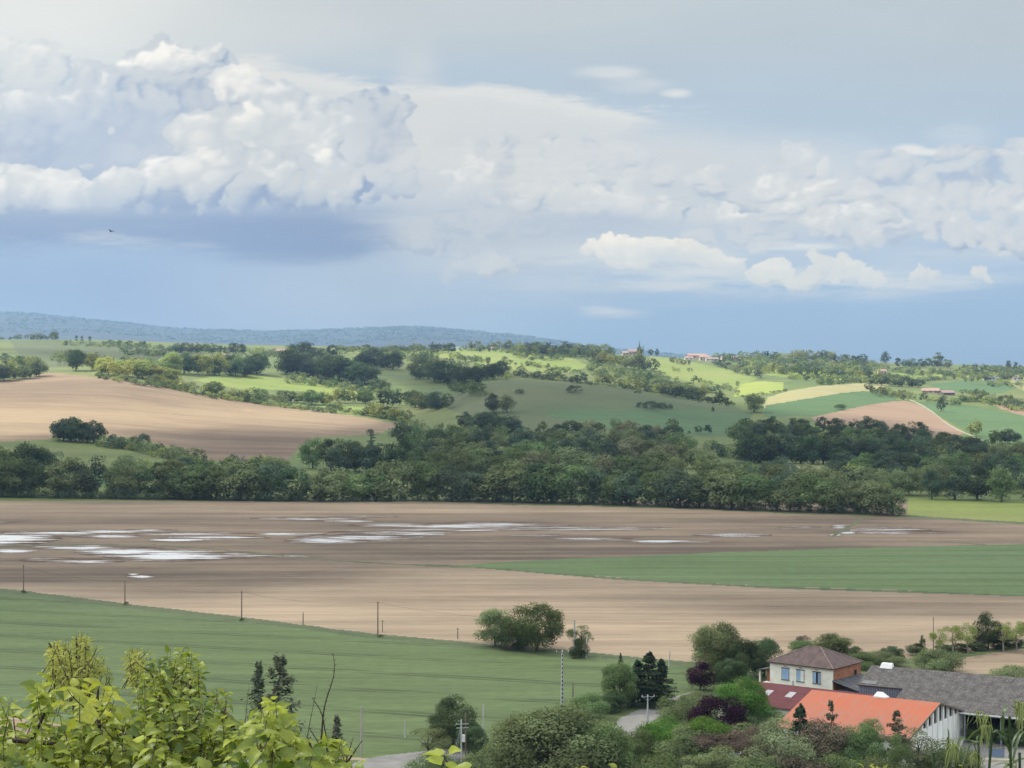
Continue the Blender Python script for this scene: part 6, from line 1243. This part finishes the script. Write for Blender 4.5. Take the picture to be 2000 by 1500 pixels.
shrub('golden_shrub','bright golden-yellow young leaves at the heart of the corner shrub',[[(190,1560,5.9),(196,1450,5.9),(190,1380,5.9),(192,1345,5.9)]],[(195,1352,46,24,9,.062,5.9,.4),(150,1348,26,16,4,.06,5.95,.4),(215,1385,30,20,5,.06,5.85,.4)],8,GOLD,'heart',5.9)
shrub('feathery_shrub','feathery tall sprig with small narrow yellow-green leaves above the corner shrub',[[(185,1440,7.4),(170,1340,7.4),(150,1290,7.3),(150,1245,7.3)],[(150,1330,7.3),(115,1285,7.3),(95,1255,7.3)],[(175,1330,7.4),(165,1300,7.4),(172,1262,7.4)]],[(150,1284,56,42,44,.048,7.3,.5),(112,1268,20,20,20,.046,7.3,.75),(160,1245,14,12,12,.042,7.3,.55),(160,1312,36,20,18,.046,7.3,.35),(270,1275,26,14,14,.046,7.2,.6),(205,1310,16,8,5,.026,7.3,.3)],9,FEATH,'lance',7.3)
shrub('broad_leaved_shrub','large-leaved green shrub at the bottom right of the corner shrub',[[(600,1570,5.6),(585,1490,5.6),(555,1440,5.6),(510,1390,5.6)],[(500,1570,5.6),(500,1460,5.6),(520,1400,5.6)],[(640,1540,5.7),(620,1490,5.7),(600,1440,5.7)]],[(525,1378,34,16,7,.085,5.6,.7),(545,1430,56,36,20,.085,5.6,.5),(500,1440,50,46,16,.095,5.6,.45),(590,1480,60,34,20,.085,5.6,.45),(530,1500,90,30,24,.10,5.5,.4),(655,1450,22,18,5,.07,5.8,.6),(660,1500,46,18,9,.08,5.7,.4)],12,LIME,'heart',5.6)
shrub('sapling','bright leafy shoot tip below the transformer poles',[[(880,1600,5.2),(876,1510,5.2),(868,1475,5.2)]],[(868,1474,16,8,4,.055,5.2,.75)],14,LIME,'heart',5.2)
shrub('sapling','small bright leaf tip cut by the bottom edge near the transformer poles',[[(930,1600,5.),(926,1520,5.)]],[(925,1503,14,6,3,.05,5.,.8)],15,LIME,'heart',5.)
for k,(u,v) in enumerate(((1080,1500),(1130,1503),(1210,1502),(1712,1496),(1690,1500),(1885,1500),(1600,1505))): shrub('sapling',f"small pale shoot tip along the bottom edge, {ordn(k+1 if k<3 else {1600:4,1690:5,1712:6,1885:7}[u])} from left",[[(u,1600,6.),(u+2,v+30,6.),(u,v,6.)]],[(u,v,10,7,3,.024,6.,.7)],20+k,FEATH,'lance',6.)
def bare(label,S,w):
    m=MB(); t=empty('bare_twig',tuple(fp(S[0][0][0],1620,6.))); tag(t,label,'twig'); b0=np.array(t.location); r=random.Random(len(S))
    for k,line_ in enumerate(S):
        P=spline([fp(u,v,6.)-b0 for u,v in line_],8); n=len(P); m.tube(P,[w*(1-.8*i/(n-1)) for i in range(n)],5)
        for i in range(3,n,2): m.tube([P[i],P[i]+np.array([r.choice((-1,1))*.008,0,.006])],[w*.35,w*.1],4)
    m.build('stem',TWIG,t)
bare('long bare budding twig rising highest right of the corner shrub',[[(618,1570),(628,1440),(634,1380),(652,1318),(651,1275)]],.0042)
bare('dark forked bare twig crossing the long budding twig',[[(645,1570),(640,1480),(630,1400),(609,1361)],[(639,1475),(622,1450),(603,1420)]],.0040)
bare('thin bare twig at the right end of the corner shrub',[[(660,1540),(690,1440)],[(673,1497),(708,1445)]],.0045)
bare('fine bare twig standing beside the slim cypresses',[[(478,1420),(486,1338)]],.0016); bare('fine bare twig just left of the long budding twig',[[(600,1440),(621,1330)]],.0016)
# reeds in the lower right corner
def reed(k,u,top,Y,leaves,plumes,label):
    r=np.random.default_rng(70+k); t=empty('reed_plant',tuple(fp(u,1620,Y))); tag(t,label,'reed','reeds at the lower right'); b0=np.array(t.location); m=MB(); P=spline([fp(u+r.normal(0,4),1620,Y)-b0,fp(u+r.normal(0,4),(1620+top)/2,Y)-b0,fp(u+r.normal(0,3),top,Y)-b0],6); m.tube(P,[.004]*len(P),5); m.build('stalk',REED,t)
    lv=Leaves()
    for (pts,w) in leaves:
        Q=spline([fp(a,b,Y+dy)-b0 for (a,b,dy) in pts],7); lv.ribbon(Q,w*.72,r,r.uniform(.1,.8))
    if leaves: lv.build('blades',REED,t)
    pl=Leaves()
    for (a,b,n,ln) in plumes:
        for i in range(n):
            s=r.normal(0,6); l=ln*r.uniform(.5,1.1); d=r.normal(0,9); dy=r.normal(0,.05)
            Q=spline([fp(a,b,Y)-b0,fp(a+s*.8,b-4+r.normal(0,3)+l*.12,Y+dy)-b0,fp(a+s+d*.5,b+l*.55,Y+dy)-b0,fp(a+s+d,b+l,Y+dy)-b0],4); pl.ribbon(Q,.0015,r,r.uniform(0,1),.1)
    if plumes: pl.build('plume',PLUME,t)
reed(0,1935,1432,5.4,[([(1935,1440,0),(1925,1424,.02),(1905,1428,.05),(1886,1450,.1)],.007),([(1936,1434,0),(1950,1426,0),(1962,1445,.03),(1968,1462,.05)],.008)],[(1925,1420,26,48),(1932,1400,12,34)],'tall reed with a drooping pale plume before the open shed')
reed(1,1972,1400,5.2,[([(1958,1432,0),(1960,1392,0),(1974,1378,.02),(2003,1400,.05)],.010),([(1970,1480,0),(1982,1440,.02),(2004,1415,.05)],.006),([(1972,1470,0),(1965,1445,0),(1940,1424,.03)],.006)],[(1995,1375,24,60),(1985,1372,12,40)],'reed with the longest arching blade at the right edge')
reed(2,1910,1440,5.6,[([(1910,1452,0),(1908,1440,.02),(1913,1436,.03)],.004),([(1908,1470,0),(1897,1446,.02),(1866,1444,.08)],.009)],[(1912,1392,18,40),(1904,1470,20,36)],'thin reed with two small plumes left of the tall reed')
reed(3,1868,1460,5.5,[([(1880,1492,0),(1895,1455,.02),(1908,1449,.03),(1862,1440,.1)],.009),([(1868,1470,0),(1880,1440,.03),(1895,1443,.06)],.012)],[(1862,1455,26,46)],'reed with a broad bent blade over the yard edge')
reed(4,1850,1440,6.0,[([(1850,1500,0),(1853,1440,.02),(1851,1422,.03)],.004)],[(1858,1446,14,30)],'slim upright reed at the left end of the reeds')
reed(5,1990,1470,5.3,[([(1975,1500,0),(1990,1440,.03),(2008,1425,.05)],.006),([(1960,1500,0),(1990,1484,.02),(2010,1480,.03)],.008),([(1985,1500,0),(1960,1490,.02),(1935,1498,.03)],.008)],[(1975,1490,14,26)],'low bushy reed in the very corner')
reed(6,1820,1470,6.4,[([(1822,1500,0),(1820,1470,.02),(1819,1448,.03)],.003)],[],'lone thin grass blade left of the reeds')
